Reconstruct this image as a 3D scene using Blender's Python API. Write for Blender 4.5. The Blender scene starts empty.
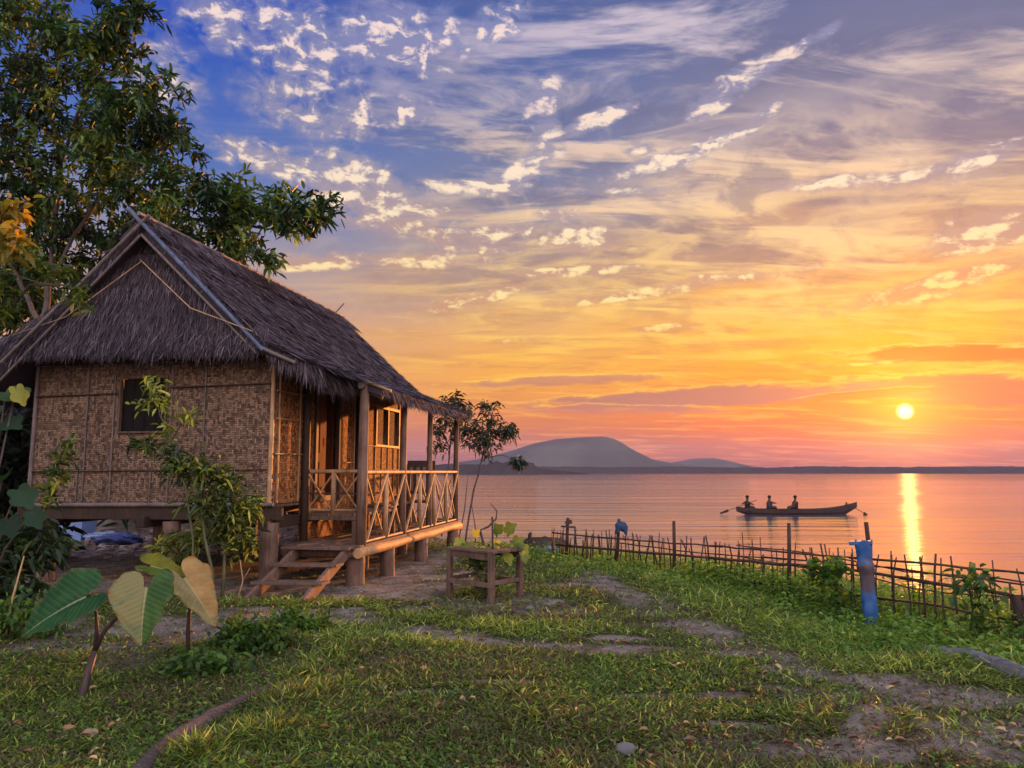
import bpy, math, random
import numpy as np
from mathutils import Vector, Matrix
rng = np.random.default_rng(7)
random.seed(7)
scene = bpy.context.scene
COL = scene.collection
R = math.radians
FPX = 760.0
PITCH = math.atan(87.5 / FPX)
CAM_H = 1.6
SUN_AZ, SUN_EL = 27.4, 4.0
WATER_Z = -1.0

# ------------------------------------------------------------------ survey helpers (photo -> ground metres)
def ray(px, py):
    x = (px - 512) / FPX; y = (384 - py) / FPX
    c, s = math.cos(PITCH), math.sin(PITCH)
    return np.array((x, c - y * s, s + y * c))
def at(px, py, z=0.0):
    r = ray(px, py); t = (z - CAM_H) / r[2]
    return np.array((r[0] * t, r[1] * t, z))
def atd(px, py, d):
    r = ray(px, py); t = d / r[1]
    return np.array((r[0] * t, d, CAM_H + r[2] * t))
def azel(px, py):
    r = ray(px, py)
    return math.degrees(math.atan2(r[0], r[1])), math.degrees(math.atan2(r[2], math.hypot(r[0], r[1])))

# ------------------------------------------------------------------ noise
def _hash(ix, iy, seed):
    h = (ix.astype(np.int64) * 374761393 + iy.astype(np.int64) * 668265263 + seed * 1442695041) & 0xFFFFFFFF
    h = ((h ^ (h >> 13)) * 1274126177) & 0xFFFFFFFF
    return ((h ^ (h >> 16)) & 0xFFFF) / 65535.0
def vnoise(x, y, seed=0):
    x = np.asarray(x, float); y = np.asarray(y, float)
    ix, iy = np.floor(x), np.floor(y); fx, fy = x - ix, y - iy
    fx = fx * fx * (3 - 2 * fx); fy = fy * fy * (3 - 2 * fy)
    a = _hash(ix, iy, seed); b = _hash(ix + 1, iy, seed); c = _hash(ix, iy + 1, seed); d = _hash(ix + 1, iy + 1, seed)
    return (a * (1 - fx) + b * fx) * (1 - fy) + (c * (1 - fx) + d * fx) * fy
def fbm(x, y, seed=0, o=4):
    s = 0; a = .5; t = 0
    for k in range(o):
        s = s + a * vnoise(x * 2 ** k, y * 2 ** k, seed + k); t += a; a *= .5
    return s / t
def sstep(a, b, x):
    t = np.clip((x - a) / (b - a), 0, 1); return t * t * (3 - 2 * t)

# ------------------------------------------------------------------ object helpers
def link(o, parent=None):
    COL.objects.link(o)
    if parent is not None: o.parent = parent
    return o
def tag(o, label=None, cat=None, group=None, kind=None):
    if label: o['label'] = label
    if cat: o['category'] = cat
    if group: o['group'] = group
    if kind: o['kind'] = kind
    return o
def empty(name, loc=(0, 0, 0), rz=0.0, label=None, cat=None, group=None):
    o = bpy.data.objects.new(name, None); o.empty_display_size = .2
    o.location = loc; o.rotation_euler = (0, 0, rz)
    COL.objects.link(o)
    return tag(o, label, cat, group)
def npmesh(name, V, Q, mat, parent=None, var=None, smooth=False):
    V = np.asarray(V, np.float32); Q = np.asarray(Q, np.int32)
    me = bpy.data.meshes.new(name)
    me.vertices.add(len(V)); me.vertices.foreach_set('co', V.ravel())
    k = Q.shape[1]
    me.loops.add(Q.size); me.loops.foreach_set('vertex_index', Q.ravel())
    me.polygons.add(len(Q)); me.polygons.foreach_set('loop_start', np.arange(0, Q.size, k, dtype=np.int32))
    try: me.polygons.foreach_set('loop_total', np.full(len(Q), k, np.int32))
    except Exception: pass
    if smooth: me.polygons.foreach_set('use_smooth', np.ones(len(Q), bool))
    if var is not None:
        a = me.attributes.new('var', 'FLOAT', 'POINT'); a.data.foreach_set('value', np.asarray(var, np.float32).ravel())
    me.update(calc_edges=True); me.validate()
    if mat: me.materials.append(mat)
    o = bpy.data.objects.new(name, me)
    return link(o, parent)

class MB:
    """collects solid shapes, builds ONE mesh object"""
    def __init__(s): s.v = []; s.f = []; s.var = []; s.sm = []
    def add(s, vs, fs, var=0.5, smooth=False):
        b = len(s.v); s.v += [tuple(map(float, p)) for p in vs]
        s.f += [tuple(b + i for i in f) for f in fs]; s.sm += [smooth] * len(fs)
        s.var += [var] * len(vs)
    def box(s, lo, hi, var=.5):
        (a, b, c), (d, e, f) = lo, hi
        s.add([(a,b,c),(d,b,c),(d,e,c),(a,e,c),(a,b,f),(d,b,f),(d,e,f),(a,e,f)],
              [(0,3,2,1),(4,5,6,7),(0,1,5,4),(1,2,6,5),(2,3,7,6),(3,0,4,7)], var)
    def bar(s, a, b, w, h=None, up=(0, 0, 1), var=.5, w2=None):
        """rectangular beam from a to b"""
        h = h or w; a = np.array(a, float); b = np.array(b, float)
        d = b - a; d /= np.linalg.norm(d); up = np.array(up, float)
        if abs(d @ up) > .97: up = np.array((0, 1., 0))
        x = np.cross(d, up); x /= np.linalg.norm(x); y = np.cross(x, d)
        k = (w2 / w) if w2 else 1
        vs = [p + sx * x * w / 2 * q + sy * y * h / 2 * q for p, q in ((a, 1), (b, k)) for sx, sy in ((-1,-1),(1,-1),(1,1),(-1,1))]
        s.add(vs, [(3,2,1,0),(4,5,6,7),(0,1,5,4),(1,2,6,5),(2,3,7,6),(3,0,4,7)], var)
    def tube(s, pts, rads, n=8, var=.5, cap=True, wob=0.0):
        pts = [np.array(p, float) for p in pts]
        if not hasattr(rads, '__len__'): rads = [rads] * len(pts)
        vs = []; prev = None
        for i, p in enumerate(pts):
            d = pts[min(i + 1, len(pts) - 1)] - pts[max(i - 1, 0)]
            L = np.linalg.norm(d); d = d / (L if L > 1e-9 else 1)
            if prev is None:
                up = np.array((0, 0, 1.)) if abs(d[2]) < .9 else np.array((1., 0, 0))
                x = np.cross(d, up)
            else: x = prev - d * (prev @ d)
            x /= max(np.linalg.norm(x), 1e-9); prev = x; y = np.cross(d, x)
            for k in range(n):
                a = 2 * math.pi * k / n; r = rads[i] * (1 + (random.uniform(-wob, wob) if wob else 0))
                vs.append(p + (x * math.cos(a) + y * math.sin(a)) * r)
        fs = []
        for i in range(len(pts) - 1):
            for k in range(n):
                fs.append((i*n+k, i*n+(k+1) % n, (i+1)*n+(k+1) % n, (i+1)*n+k))
        b = len(vs)
        s.add(vs, fs, var, True)
        if cap:
            o = len(s.v) - b
            s.f += [tuple(o + k for k in range(n))[::-1], tuple(o + (len(pts)-1)*n + k for k in range(n))]; s.sm += [False, False]
    def bamboo(s, a, b, r, n=8, var=.5, seg=.3, sag=0.0, taper=.85):
        a = np.array(a, float); b = np.array(b, float); L = np.linalg.norm(b - a)
        m = max(2, int(L / seg)); P = []; Q = []
        for i in range(m):
            for t, k in ((0.02, 1.12), (.08, .98), (.92, .98), (.98, 1.12)):
                u = (i + t) / m
                P.append(a + (b - a) * u - np.array((0, 0, sag * 4 * u * (1 - u)))); Q.append(r * k * (1 - (1 - taper) * u))
        s.tube(P, Q, n, var)
    def build(s, name, mat, parent=None, bevel=0):
        me = bpy.data.meshes.new(name); me.from_pydata(s.v, [], s.f)
        me.polygons.foreach_set('use_smooth', s.sm)
        a = me.attributes.new('var', 'FLOAT', 'POINT'); a.data.foreach_set('value', s.var)
        if mat: me.materials.append(mat)
        me.update()
        o = bpy.data.objects.new(name, me); link(o, parent)
        if bevel:
            m = o.modifiers.new('bevel', 'BEVEL'); m.width = bevel; m.segments = 2; m.limit_method = 'ANGLE'; m.angle_limit = R(50)
        return o

def nrm(a): return a / np.maximum(np.linalg.norm(a, axis=-1, keepdims=True), 1e-9)
def leaf_cards(B, D, U, L, W, fold=.25, droop=.2):
    """n pointed leaves, six outline vertices each, folded along the midrib"""
    n = len(B); D = nrm(D); S = nrm(np.cross(D, U)); U = np.cross(S, D)
    L = np.broadcast_to(L, (n,))[:, None]; W = np.broadcast_to(W, (n,))[:, None]
    def P(t, w, up=0): return B + D * L * t + S * W * w + U * (W * up) - np.array((0, 0, 1.)) * L * droop * t * t
    V = np.stack([P(0, 0), P(.28, -.42, fold), P(.68, -.40, fold), P(1, 0), P(.68, .40, fold), P(.28, .42, fold)], 1)
    Q = np.array([[0, 1, 2, 3], [0, 3, 4, 5]])
    return V.reshape(-1, 3), (np.arange(n)[:, None, None] * 6 + Q[None]).reshape(-1, 4)
def strips(B, D, S, L, W, bend):
    n = len(B); L = np.broadcast_to(L, (n,))[:, None]; W = np.broadcast_to(W, (n,))[:, None]
    D = nrm(D); S = nrm(S); rows = []
    for t, k in ((0, .8), (.5, 1.), (1, .18)):
        c = B + D * L * t + bend * L * t * t
        rows += [c - S * W * k / 2, c + S * W * k / 2]
    V = np.stack(rows, 1)
    Q = np.array([[0, 1, 3, 2], [2, 3, 5, 4]])
    return V.reshape(-1, 3), (np.arange(n)[:, None, None] * 6 + Q[None]).reshape(-1, 4)
def cat_meshes(parts):
    V = []; Q = []; A = []; b = 0
    for v, q, a in parts:
        V.append(v); Q.append(q + b); A.append(np.broadcast_to(a, (len(v),)) if np.ndim(a) < 1 else a); b += len(v)
    return np.concatenate(V), np.concatenate(Q), np.concatenate(A)

# ------------------------------------------------------------------ materials
def lin(c):
    return tuple((x / 255 / 12.92) if x / 255 <= .04045 else ((x / 255 + .055) / 1.055) ** 2.4 for x in c)
class NT:
    def __init__(s, tree): s.t = tree; s.n = tree.nodes; s.l = tree.links
    def node(s, typ, **kw):
        n = s.n.new(typ)
        for k, v in kw.items(): setattr(n, k, v)
        return n
    def put(s, sock, v):
        if isinstance(v, bpy.types.NodeSocket): s.l.new(v, sock)
        elif v is not None:
            if hasattr(sock.default_value, '__len__'):
                v = tuple(v) if hasattr(v, '__len__') else (v,) * 3
                k = len(sock.default_value); sock.default_value = (tuple(v) + (1.,) * k)[:k]
            else: sock.default_value = v
    def m(s, op, a, b=None, c=None, clamp=False):
        n = s.node('ShaderNodeMath', operation=op); n.use_clamp = clamp
        s.put(n.inputs[0], a)
        if b is not None: s.put(n.inputs[1], b)
        if c is not None: s.put(n.inputs[2], c)
        return n.outputs[0]
    def mix(s, f, a, b, mode='MIX'):
        n = s.node('ShaderNodeMix', data_type='RGBA', blend_type=mode)
        s.put(n.inputs[0], f); s.put(n.inputs[6], a); s.put(n.inputs[7], b)
        return n.outputs[2]
    def ramp(s, f, stops, interp='LINEAR'):
        n = s.node('ShaderNodeValToRGB'); r = n.color_ramp; r.interpolation = interp
        for i, (p, c) in enumerate(stops):
            e = r.elements[i] if i < 2 else r.elements.new(p)
            e.position = p; e.color = tuple(c) + (1,)
        s.put(n.inputs[0], f); return n.outputs[0]
    def mr(s, v, a, b, c=0, d=1, smooth=True):
        n = s.node('ShaderNodeMapRange'); n.interpolation_type = 'SMOOTHSTEP' if smooth else 'LINEAR'
        for i, x in enumerate((v, a, b, c, d)): s.put(n.inputs[i], x)
        return n.outputs[0]
    def noise(s, vec, scale, detail=3, rough=.5, dist=0.0):
        n = s.node('ShaderNodeTexNoise'); s.put(n.inputs['Vector'], vec)
        n.inputs['Scale'].default_value = scale; n.inputs['Detail'].default_value = detail
        n.inputs['Roughness'].default_value = rough; n.inputs['Distortion'].default_value = dist
        return n.outputs[0]
    def mapping(s, vec, loc=(0,0,0), rot=(0,0,0), scale=(1,1,1), typ='POINT'):
        n = s.node('ShaderNodeMapping', vector_type=typ); s.put(n.inputs[0], vec)
        n.inputs[1].default_value = loc; n.inputs[2].default_value = rot; n.inputs[3].default_value = scale
        return n.outputs[0]
    def sep(s, v):
        n = s.node('ShaderNodeSeparateXYZ'); s.put(n.inputs[0], v); return n.outputs
    def comb(s, x, y, z):
        n = s.node('ShaderNodeCombineXYZ')
        for i, q in enumerate((x, y, z)): s.put(n.inputs[i], q)
        return n.outputs[0]
    def attr(s, name='var'):
        return s.node('ShaderNodeAttribute', attribute_name=name).outputs['Fac']
    def bump(s, h, strength=.3, dist=.02):
        n = s.node('ShaderNodeBump'); s.put(n.inputs['Height'], h)
        n.inputs['Strength'].default_value = strength; n.inputs['Distance'].default_value = dist
        return n.outputs[0]
def newmat(name):
    m = bpy.data.materials.new(name); m.use_nodes = True
    T = NT(m.node_tree); b = m.node_tree.nodes['Principled BSDF']
    return m, T, b
def obj_coord(T): return T.node('ShaderNodeTexCoord').outputs['Object']

def wood_mat(name, c1, c2, rough=.75, scale=3, stretch=(1, 1, .12), bump=.35, dist=.01, spec=.25, rnd=True):
    m, T, b = newmat(name); co = obj_coord(T)
    mp = T.mapping(co, scale=stretch)
    n1 = T.noise(mp, scale * 9, 5, .65, .6); n2 = T.noise(co, scale * .8, 4, .6)
    f = T.m('ADD', T.m('MULTIPLY', n1, .65), T.m('MULTIPLY', n2, .5)); f = T.mr(f, .35, .8)
    c = T.mix(f, c1, c2)
    v = T.mr(T.attr(), 0, 1, .7, 1.3, False)
    c = T.mix(1.0, c, T.comb(v, v, v), 'MULTIPLY')
    T.put(b.inputs['Base Color'], c); b.inputs['Roughness'].default_value = rough
    b.inputs['Specular IOR Level'].default_value = spec
    T.put(b.inputs['Normal'], T.bump(n1, bump, dist))
    return m
def leaf_mat(name, stops, trans=.4, rough=.5, spec=.3, tgain=1.3):
    m, T, b = newmat(name)
    c = T.ramp(T.attr(), stops)
    n = T.noise(obj_coord(T), 25, 2); c = T.mix(T.mr(n, .3, .8, 0, .35), c, T.mix(1, c, (.55, .5, .35), 'MULTIPLY'))
    T.put(b.inputs['Base Color'], c); b.inputs['Roughness'].default_value = rough; b.inputs['Specular IOR Level'].default_value = spec
    tr = T.node('ShaderNodeBsdfTranslucent'); T.put(tr.inputs[0], T.mix(1, c, (tgain * 1.1, tgain * 1.15, tgain * .6), 'MULTIPLY'))
    mx = T.node('ShaderNodeMixShader'); mx.inputs[0].default_value = trans
    T.l.new(b.outputs[0], mx.inputs[1]); T.l.new(tr.outputs[0], mx.inputs[2])
    T.l.new(mx.outputs[0], T.n['Material Output'].inputs['Surface'])
    return m
def weave_mat(name, tint_a, tint_b, dark, rough=.55, spec=.35, cell=.022):
    """twill of split-bamboo strips; object coordinates, (x+y, z)"""
    m, T, b = newmat(name); co = obj_coord(T); X, Y, Z = T.sep(co)
    wob = T.noise(co, 4, 2)
    a = T.m('ADD', T.m('MULTIPLY', T.m('ADD', X, Y), 1 / cell), T.m('MULTIPLY', wob, 1.2)); c = T.m('ADD', T.m('MULTIPLY', Z, 1 / cell), T.m('MULTIPLY', wob, .9))
    ia, ic = T.m('FLOOR', a), T.m('FLOOR', c); fa, fc = T.m('FRACT', a), T.m('FRACT', c)
    k = T.m('FLOORED_MODULO', T.m('ADD', ia, T.m('MULTIPLY', ic, 1)), 4.0); over = T.m('LESS_THAN', k, 2.0)
    def wn(v): 
        n = T.node('ShaderNodeTexWhiteNoise', noise_dimensions='2D'); T.put(n.inputs[0], v); return n.outputs[0]
    va = wn(T.comb(ia, T.m('FLOOR', T.m('MULTIPLY', c, .25)), 0)); vc = wn(T.comb(ic, T.m('ADD', T.m('FLOOR', T.m('MULTIPLY', a, .25)), 77.3), 0))
    val = T.m('ADD', T.m('MULTIPLY', over, va), T.m('MULTIPLY', T.m('SUBTRACT', 1, over), vc))
    def arch(f): return T.m('SUBTRACT', 1, T.m('POWER', T.m('ABSOLUTE', T.m('SUBTRACT', T.m('MULTIPLY', f, 2), 1)), 3.0))
    h = T.m('ADD', T.m('MULTIPLY', over, arch(fa)), T.m('MULTIPLY', T.m('SUBTRACT', 1, over), T.m('MULTIPLY', arch(fc), .75)))
    big = T.noise(co, 1.3, 4, .6); fine = T.noise(co, 60, 2)
    col = T.mix(val, tint_a, tint_b)
    col = T.mix(T.mr(big, .4, .75, 0, .45), col, T.mix(1, col, (.6, .5, .45), 'MULTIPLY'))
    col = T.mix(T.mr(h, 0.0, .55, .85, 0), col, dark)
    col = T.mix(T.mr(val, .86, .9, 0, .6), col, dark)
    T.put(b.inputs['Base Color'], col); b.inputs['Roughness'].default_value = rough; b.inputs['Specular IOR Level'].default_value = spec
    T.put(b.inputs['Normal'], T.bump(T.m('ADD', h, T.m('MULTIPLY', fine, .2)), .8, .012))
    return m
def plain_mat(name, c, rough=.6, spec=.4, noise=.25, scale=12, metal=0):
    m, T, b = newmat(name); n = T.noise(obj_coord(T), scale, 5, .6)
    T.put(b.inputs['Base Color'], T.mix(T.mr(n, .3, .75, 0, noise * 2), c, tuple(x * .45 for x in c)))
    b.inputs['Roughness'].default_value = rough; b.inputs['Specular IOR Level'].default_value = spec; b.inputs['Metallic'].default_value = metal
    T.put(b.inputs['Normal'], T.bump(n, .25, .01))
    return m

M = {}
M['timber'] = wood_mat('weathered_timber', (.05, .03, .02), (.155, .094, .062), spec=.12)
M['post'] = wood_mat('stilt_timber', (.06, .032, .02), (.20, .112, .07), stretch=(1, 1, .08), bump=.6, dist=.02)
M['log'] = wood_mat('peeled_log', (.20, .095, .035), (.46, .25, .11), rough=.7, spec=.2, scale=2)
M['bamboo'] = wood_mat('dry_bamboo', (.16, .085, .038), (.40, .235, .11), rough=.6, spec=.2, scale=2)
M['grey_bamboo'] = wood_mat('grey_bamboo', (.075, .055, .045), (.18, .135, .11), rough=.6, spec=.2)
M['blue_bamboo'] = wood_mat('blue_grey_pole', (.028, .034, .055), (.075, .088, .125), rough=.5, spec=.3)
M['dark_wood'] = wood_mat('dark_wood', (.028, .016, .011), (.075, .042, .026), rough=.65, spec=.15)
M['door'] = wood_mat('door_wood', (.06, .016, .006), (.13, .036, .013), rough=.75, spec=.06)
M['fence'] = wood_mat('fence_bamboo', (.022, .013, .010), (.07, .042, .03), rough=.7, spec=.1)
M['bark'] = wood_mat('bark', (.045, .032, .026), (.12, .088, .07), rough=.9, stretch=(1, 1, .3), bump=.9, dist=.03)
M['pale_bark'] = wood_mat('pale_bark', (.12, .085, .06), (.24, .18, .13), rough=.85, stretch=(1, 1, .3))
M['stem'] = wood_mat('green_stem', (.055, .06, .025), (.12, .12, .05), rough=.6)
M['taro_stem'] = wood_mat('taro_stem', (.03, .018, .018), (.07, .045, .035), rough=.5, spec=.2)
M['weave'] = weave_mat('woven_bamboo_shade', (.060, .034, .020), (.29, .178, .104), (.010, .006, .004), rough=.7, spec=.15, cell=.031)  # darker, browner copy of the weave for walls out of the sun
M['weave_side'] = weave_mat('woven_bamboo_sunlit', (.10, .032, .010), (.46, .19, .062), (.012, .005, .003), cell=.036, rough=.75, spec=.1)  # copy of the weave with the orange of the sunlight put into its colour
M['black'] = plain_mat('dark_interior', (.012, .009, .008), .9, .1)

def thatch_mat():
    m, T, b = newmat('thatch')
    c = T.ramp(T.attr(), [(0, (.012, .008, .010)), (.35, (.042, .030, .035)), (.7, (.09, .065, .069)), (1, (.23, .172, .165))])
    n = T.noise(obj_coord(T), 1.1, 4, .6); c = T.mix(T.mr(n, .4, .7, 0, .55), c, T.mix(1, c, (.62, .55, .52), 'MULTIPLY'))
    T.put(b.inputs['Base Color'], c); b.inputs['Roughness'].default_value = .75; b.inputs['Specular IOR Level'].default_value = .25
    return m
M['thatch'] = thatch_mat()
G_TREE = [(0, (.006, .018, .008)), (.35, (.022, .055, .015)), (.65, (.075, .14, .022)), (1, (.26, .28, .035))]
M['leaf_tree'] = leaf_mat('tree_leaf', G_TREE, .28)
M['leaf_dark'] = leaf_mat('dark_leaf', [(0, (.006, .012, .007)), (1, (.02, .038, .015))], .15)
M['leaf_yellow'] = leaf_mat('yellow_leaf', [(0, (.10, .11, .02)), (.5, (.30, .20, .02)), (1, (.42, .27, .03))], .5)
M['leaf_shrub'] = leaf_mat('shrub_leaf', [(0, (.016, .032, .012)), (.45, (.05, .085, .018)), (.75, (.19, .21, .03)), (1, (.50, .46, .06))], .35)
M['leaf_bright'] = leaf_mat('bright_leaf', [(0, (.035, .075, .016)), (.5, (.10, .155, .022)), (1, (.30, .31, .04))], .4)
M['leaf_broad'] = leaf_mat('broad_leaf', [(0, (.010, .024, .010)), (.6, (.026, .055, .02)), (.9, (.06, .09, .02)), (1, (.24, .22, .03))], .25, .6, .15)
M['leaf_slim'] = leaf_mat('slim_leaf', [(0, (.014, .028, .014)), (.6, (.03, .05, .022)), (1, (.06, .075, .03))], .25)
M['grass'] = leaf_mat('grass_blade', [(0, (.07, .045, .025)), (.18, (.15, .115, .05)), (.3, (.026, .05, .012)), (.55, (.125, .185, .024)), (.8, (.27, .34, .045)), (1, (.46, .47, .10))], .45, .6, .2)
M['weed'] = leaf_mat('weed_leaf', [(0, (.022, .05, .014)), (.5, (.09, .175, .022)), (.85, (.21, .33, .04)), (1, (.38, .40, .07))], .45, .55)
M['litter'] = leaf_mat('dead_leaf', [(0, (.09, .05, .025)), (.5, (.25, .14, .06)), (1, (.42, .30, .14))], .2)

# ------------------------------------------------------------------ sky
def build_world():
    w = bpy.data.worlds.new('World'); scene.world = w; w.use_nodes = True
    T = NT(w.node_tree); T.n.clear()
    g = T.node('ShaderNodeTexCoord').outputs['Generated']
    X, Y, Z = T.sep(g)
    el = T.m('MULTIPLY', T.m('ARCSINE', T.m('MINIMUM', T.m('MAXIMUM', Z, -1.0), 1.0)), 180 / math.pi)
    az = T.m('MULTIPLY', T.m('ARCTAN2', X, Y), 180 / math.pi)
    ae = T.comb(az, el, 0); KD = math.degrees(1 / FPX)
    proj = T.node('ShaderNodeVectorMath', operation='SCALE')
    T.put(proj.inputs[0], T.comb(X, Y, 0)); T.put(proj.inputs[3], T.m('DIVIDE', 1, T.m('ADD', T.m('MAXIMUM', Z, 0), .10)))
    P = proj.outputs[0]
    def rs(l): return [(a / 90, lin(c)) for a, c in l]
    def blob(px, py, rx, ry, rot, gain, soft=1.6):
        a0, e0 = azel(px, py)
        mp = T.mapping(ae, loc=(a0, e0, 0), rot=(0, 0, R(-rot)), scale=(rx * KD, ry * KD, 1), typ='TEXTURE')
        ln = T.node('ShaderNodeVectorMath', operation='LENGTH'); T.put(ln.inputs[0], mp)
        return T.mr(ln.outputs['Value'], 0.0, soft, gain, 0)
    def union(bl):
        f = None
        for b in bl:
            q = blob(*b); f = q if f is None else T.m('MAXIMUM', f, q)
        return f
    nb = T.noise(P, 1.3, 5, .55, .6)
    e = T.m('DIVIDE', T.m('ADD', el, T.m('MULTIPLY', T.m('SUBTRACT', nb, .5), T.mr(el, 3, 20, 0, 8))), 90.0)
    left = T.ramp(e, rs([(0, (112,98,128)), (1.2, (152,118,130)), (3.5, (202,142,130)), (7, (222,164,134)), (11.5, (190,160,158)), (16, (144,148,174)), (22, (72,116,188)), (30, (28,84,184)), (45, (28,70,155)), (90, (40,74,140))]))
    mid = T.ramp(e, rs([(0, (124,70,70)), (1.5, (178,100,78)), (4, (226,138,76)), (7, (244,178,84)), (11.5, (230,180,116)), (16, (180,160,152)), (22, (116,130,166)), (30, (74,104,164)), (45, (50,84,150)), (90, (50,78,136))]))
    right = T.ramp(e, rs([(0, (112,48,36)), (1.2, (176,78,52)), (3.2, (250,112,36)), (6, (255,160,28)), (9.5, (252,190,70)), (14, (224,172,118)), (19, (178,152,142)), (25, (130,130,156)), (32, (104,114,154)), (50, (84,98,140)), (90, (60,82,130))]))
    far = T.ramp(e, rs([(0, (84,50,58)), (1.5, (112,66,70)), (3, (150,92,92)), (8, (196,140,118)), (16, (160,140,152)), (26, (120,124,155)), (90, (70,90,140))]))
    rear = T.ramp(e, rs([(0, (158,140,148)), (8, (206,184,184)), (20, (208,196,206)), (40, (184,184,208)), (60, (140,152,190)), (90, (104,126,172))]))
    c = T.mix(T.mr(az, -24, 2), left, mid); c = T.mix(T.mr(az, 0, 24), c, right); c = T.mix(T.mr(az, 29, 46), c, far)
    veil = union([(560, 190, 170, 80, -20, .55), (420, 90, 130, 60, -15, .35), (470, 280, 150, 50, -6, .5)])
    c = T.mix(T.m('MULTIPLY', veil, T.mr(nb, .3, .7)), c, T.ramp(e, rs([(0, (190,135,125)), (6, (222,170,130)), (12, (186,160,156)), (18, (136,138,164)), (24, (112,126,166)), (34, (104,122,170))])))
    lit = T.ramp(e, rs([(0, (226,130,96)), (3.5, (252,176,80)), (8, (255,208,92)), (13, (255,218,138)), (20, (252,218,176)), (30, (222,206,212)), (90, (190,190,210))]))
    shade = T.ramp(e, rs([(0, (138,92,100)), (3.5, (204,116,80)), (8, (206,146,84)), (13, (168,134,118)), (20, (116,114,138)), (30, (96,108,148)), (90, (100,110,140))]))
    zone = T.m('MULTIPLY', T.mr(az, -22, 8, .06, 1), T.mr(az, 60, 100, 1, .3))
    # broad dusky sheets, then fibrous streaks and fine bright veins fanned out from the low west
    st = T.mapping(P, rot=(0, 0, R(-38)), scale=(.55, 1.5, 1)); st2 = T.mapping(P, loc=(3.1, 1.7, 0), rot=(0, 0, R(-25)), scale=(.5, 1.3, 1))
    n0 = T.noise(T.mapping(P, loc=(7, 2, 0), rot=(0, 0, R(-30)), scale=(.6, 1.2, 1)), 1.1, 5, .55, .7)
    n1 = T.noise(st, 2.7, 8, .64, .7); n2 = T.noise(st2, 4.6, 7, .62, .5)
    c = T.mix(T.m('MULTIPLY', T.mr(n0, .48, .66), T.m('MULTIPLY', zone, .7)), c, shade)
    c = T.mix(T.m('MULTIPLY', T.mr(n2, .48, .64), T.m('MULTIPLY', zone, .62)), c, shade)
    c = T.mix(T.m('MULTIPLY', T.mr(n1, .47, .64), T.m('MULTIPLY', zone, .85)), c, lit)
    veinn = T.noise(T.mapping(P, loc=(1.3, 5, 0), rot=(0, 0, R(-48)), scale=(.7, 1.25, 1)), 2.2, 5, .55, .6)
    vein = T.m('SUBTRACT', 1, T.mr(T.m('ABSOLUTE', T.m('SUBTRACT', veinn, .5)), 0, .10))
    vz = union([(745, 200, 170, 70, -18, 1), (860, 250, 160, 60, -8, .9), (650, 270, 150, 50, -8, .8), (780, 310, 190, 40, -2, .8), (930, 290, 120, 40, -4, .7)])
    c = T.mix(T.m('MULTIPLY', T.m('MULTIPLY', vein, vz), .75), c, lit)
    mt = T.noise(T.mapping(ae, rot=(0, 0, R(16)), scale=(.20, .34, 1)), 1.0, 6, .60, .8)
    mz = T.m('MULTIPLY', T.m('MAXIMUM', vz, T.m('MULTIPLY', veil, 1.2)), 1.0)
    c = T.mix(T.m('MULTIPLY', T.mr(mt, .50, .66), T.m('MULTIPLY', mz, .55)), c, lit); c = T.mix(T.m('MULTIPLY', T.mr(mt, .48, .34), T.m('MULTIPLY', mz, .60)), c, shade)
    # gathered cumulus shreds: soft places where they stand x ragged noise, lit on the side of the sun
    puff = union([(350,115,70,26,-10,.62), (300,45,75,48,20,.62), (400,40,95,36,0,.66), (500,24,40,22,-20,.62), (350,185,62,30,12,.95), (265,158,60,16,8,.8), (290,95,60,36,0,.5), (160,80,46,46,0,.5), (230,20,60,30,0,.55), (410,112,32,14,-10,.75), (545,95,30,22,0,.6), (480,240,70,18,0,.62), (575,238,46,13,-4,.85), (390,215,70,20,0,.62)])
    strk = union([(470,188,62,11,-2,1.05), (525,172,44,15,-38,1.1), (545,132,30,22,60,.95), (598,120,46,9,-17,1.15), (730,86,44,13,-22,1.1), (772,64,34,8,-16,1.05), (716,104,34,9,-20,.9), (826,32,20,6,-22,.8), (806,42,14,5,-20,.85), (760,118,40,10,-30,.6), (660,163,62,9,-10,1.05), (700,150,70,10,-22,.8), (640,150,20,6,0,.7), (870,182,110,9,6,.8), (975,160,44,9,-7,1.15), (985,232,52,17,-8,1.15), (940,284,110,10,-8,1.0), (905,297,70,7,3,.85), (470,300,62,9,-14,.95), (500,232,40,8,-4,.95), (450,235,50,8,-2,.8), (590,245,40,8,-6,.9), (560,215,30,8,0,.9), (440,208,40,8,0,.8), (660,328,46,4,-2,1.0), (330,262,84,10,-6,.9), (430,262,70,9,-3,.85), (570,272,80,6,-2,.8), (620,296,90,6,-6,.8), (700,282,90,8,-10,.75), (760,275,90,6,-3,.7), (640,190,40,5,2,.8), (900,360,50,3,-3,.9), (905,389,26,4,8,.95), (520,340,60,4,-4,.7), (480,385,60,3,0,.6)])
    def cn(vec): 
        a = T.noise(T.mapping(vec, rot=(0, 0, R(10)), scale=(.56, .86, 1)), 1.0, 7, .60, .4)
        b = T.noise(T.mapping(vec, loc=(40, 9, 0), rot=(0, 0, R(12)), scale=(.20, .55, 1)), 1.4, 8, .63, .5); return a, b
    a1, b1 = cn(ae); off = T.mapping(ae, loc=(.55, -.5, 0)); a2, b2 = cn(off)
    sp = T.m('ADD', T.m('MULTIPLY', puff, .68), T.m('MULTIPLY', T.m('SUBTRACT', a1, .5), 2.1)); ss = T.m('ADD', T.m('MULTIPLY', strk, .60), T.m('MULTIPLY', T.m('SUBTRACT', b1, .5), 1.8))
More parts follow.
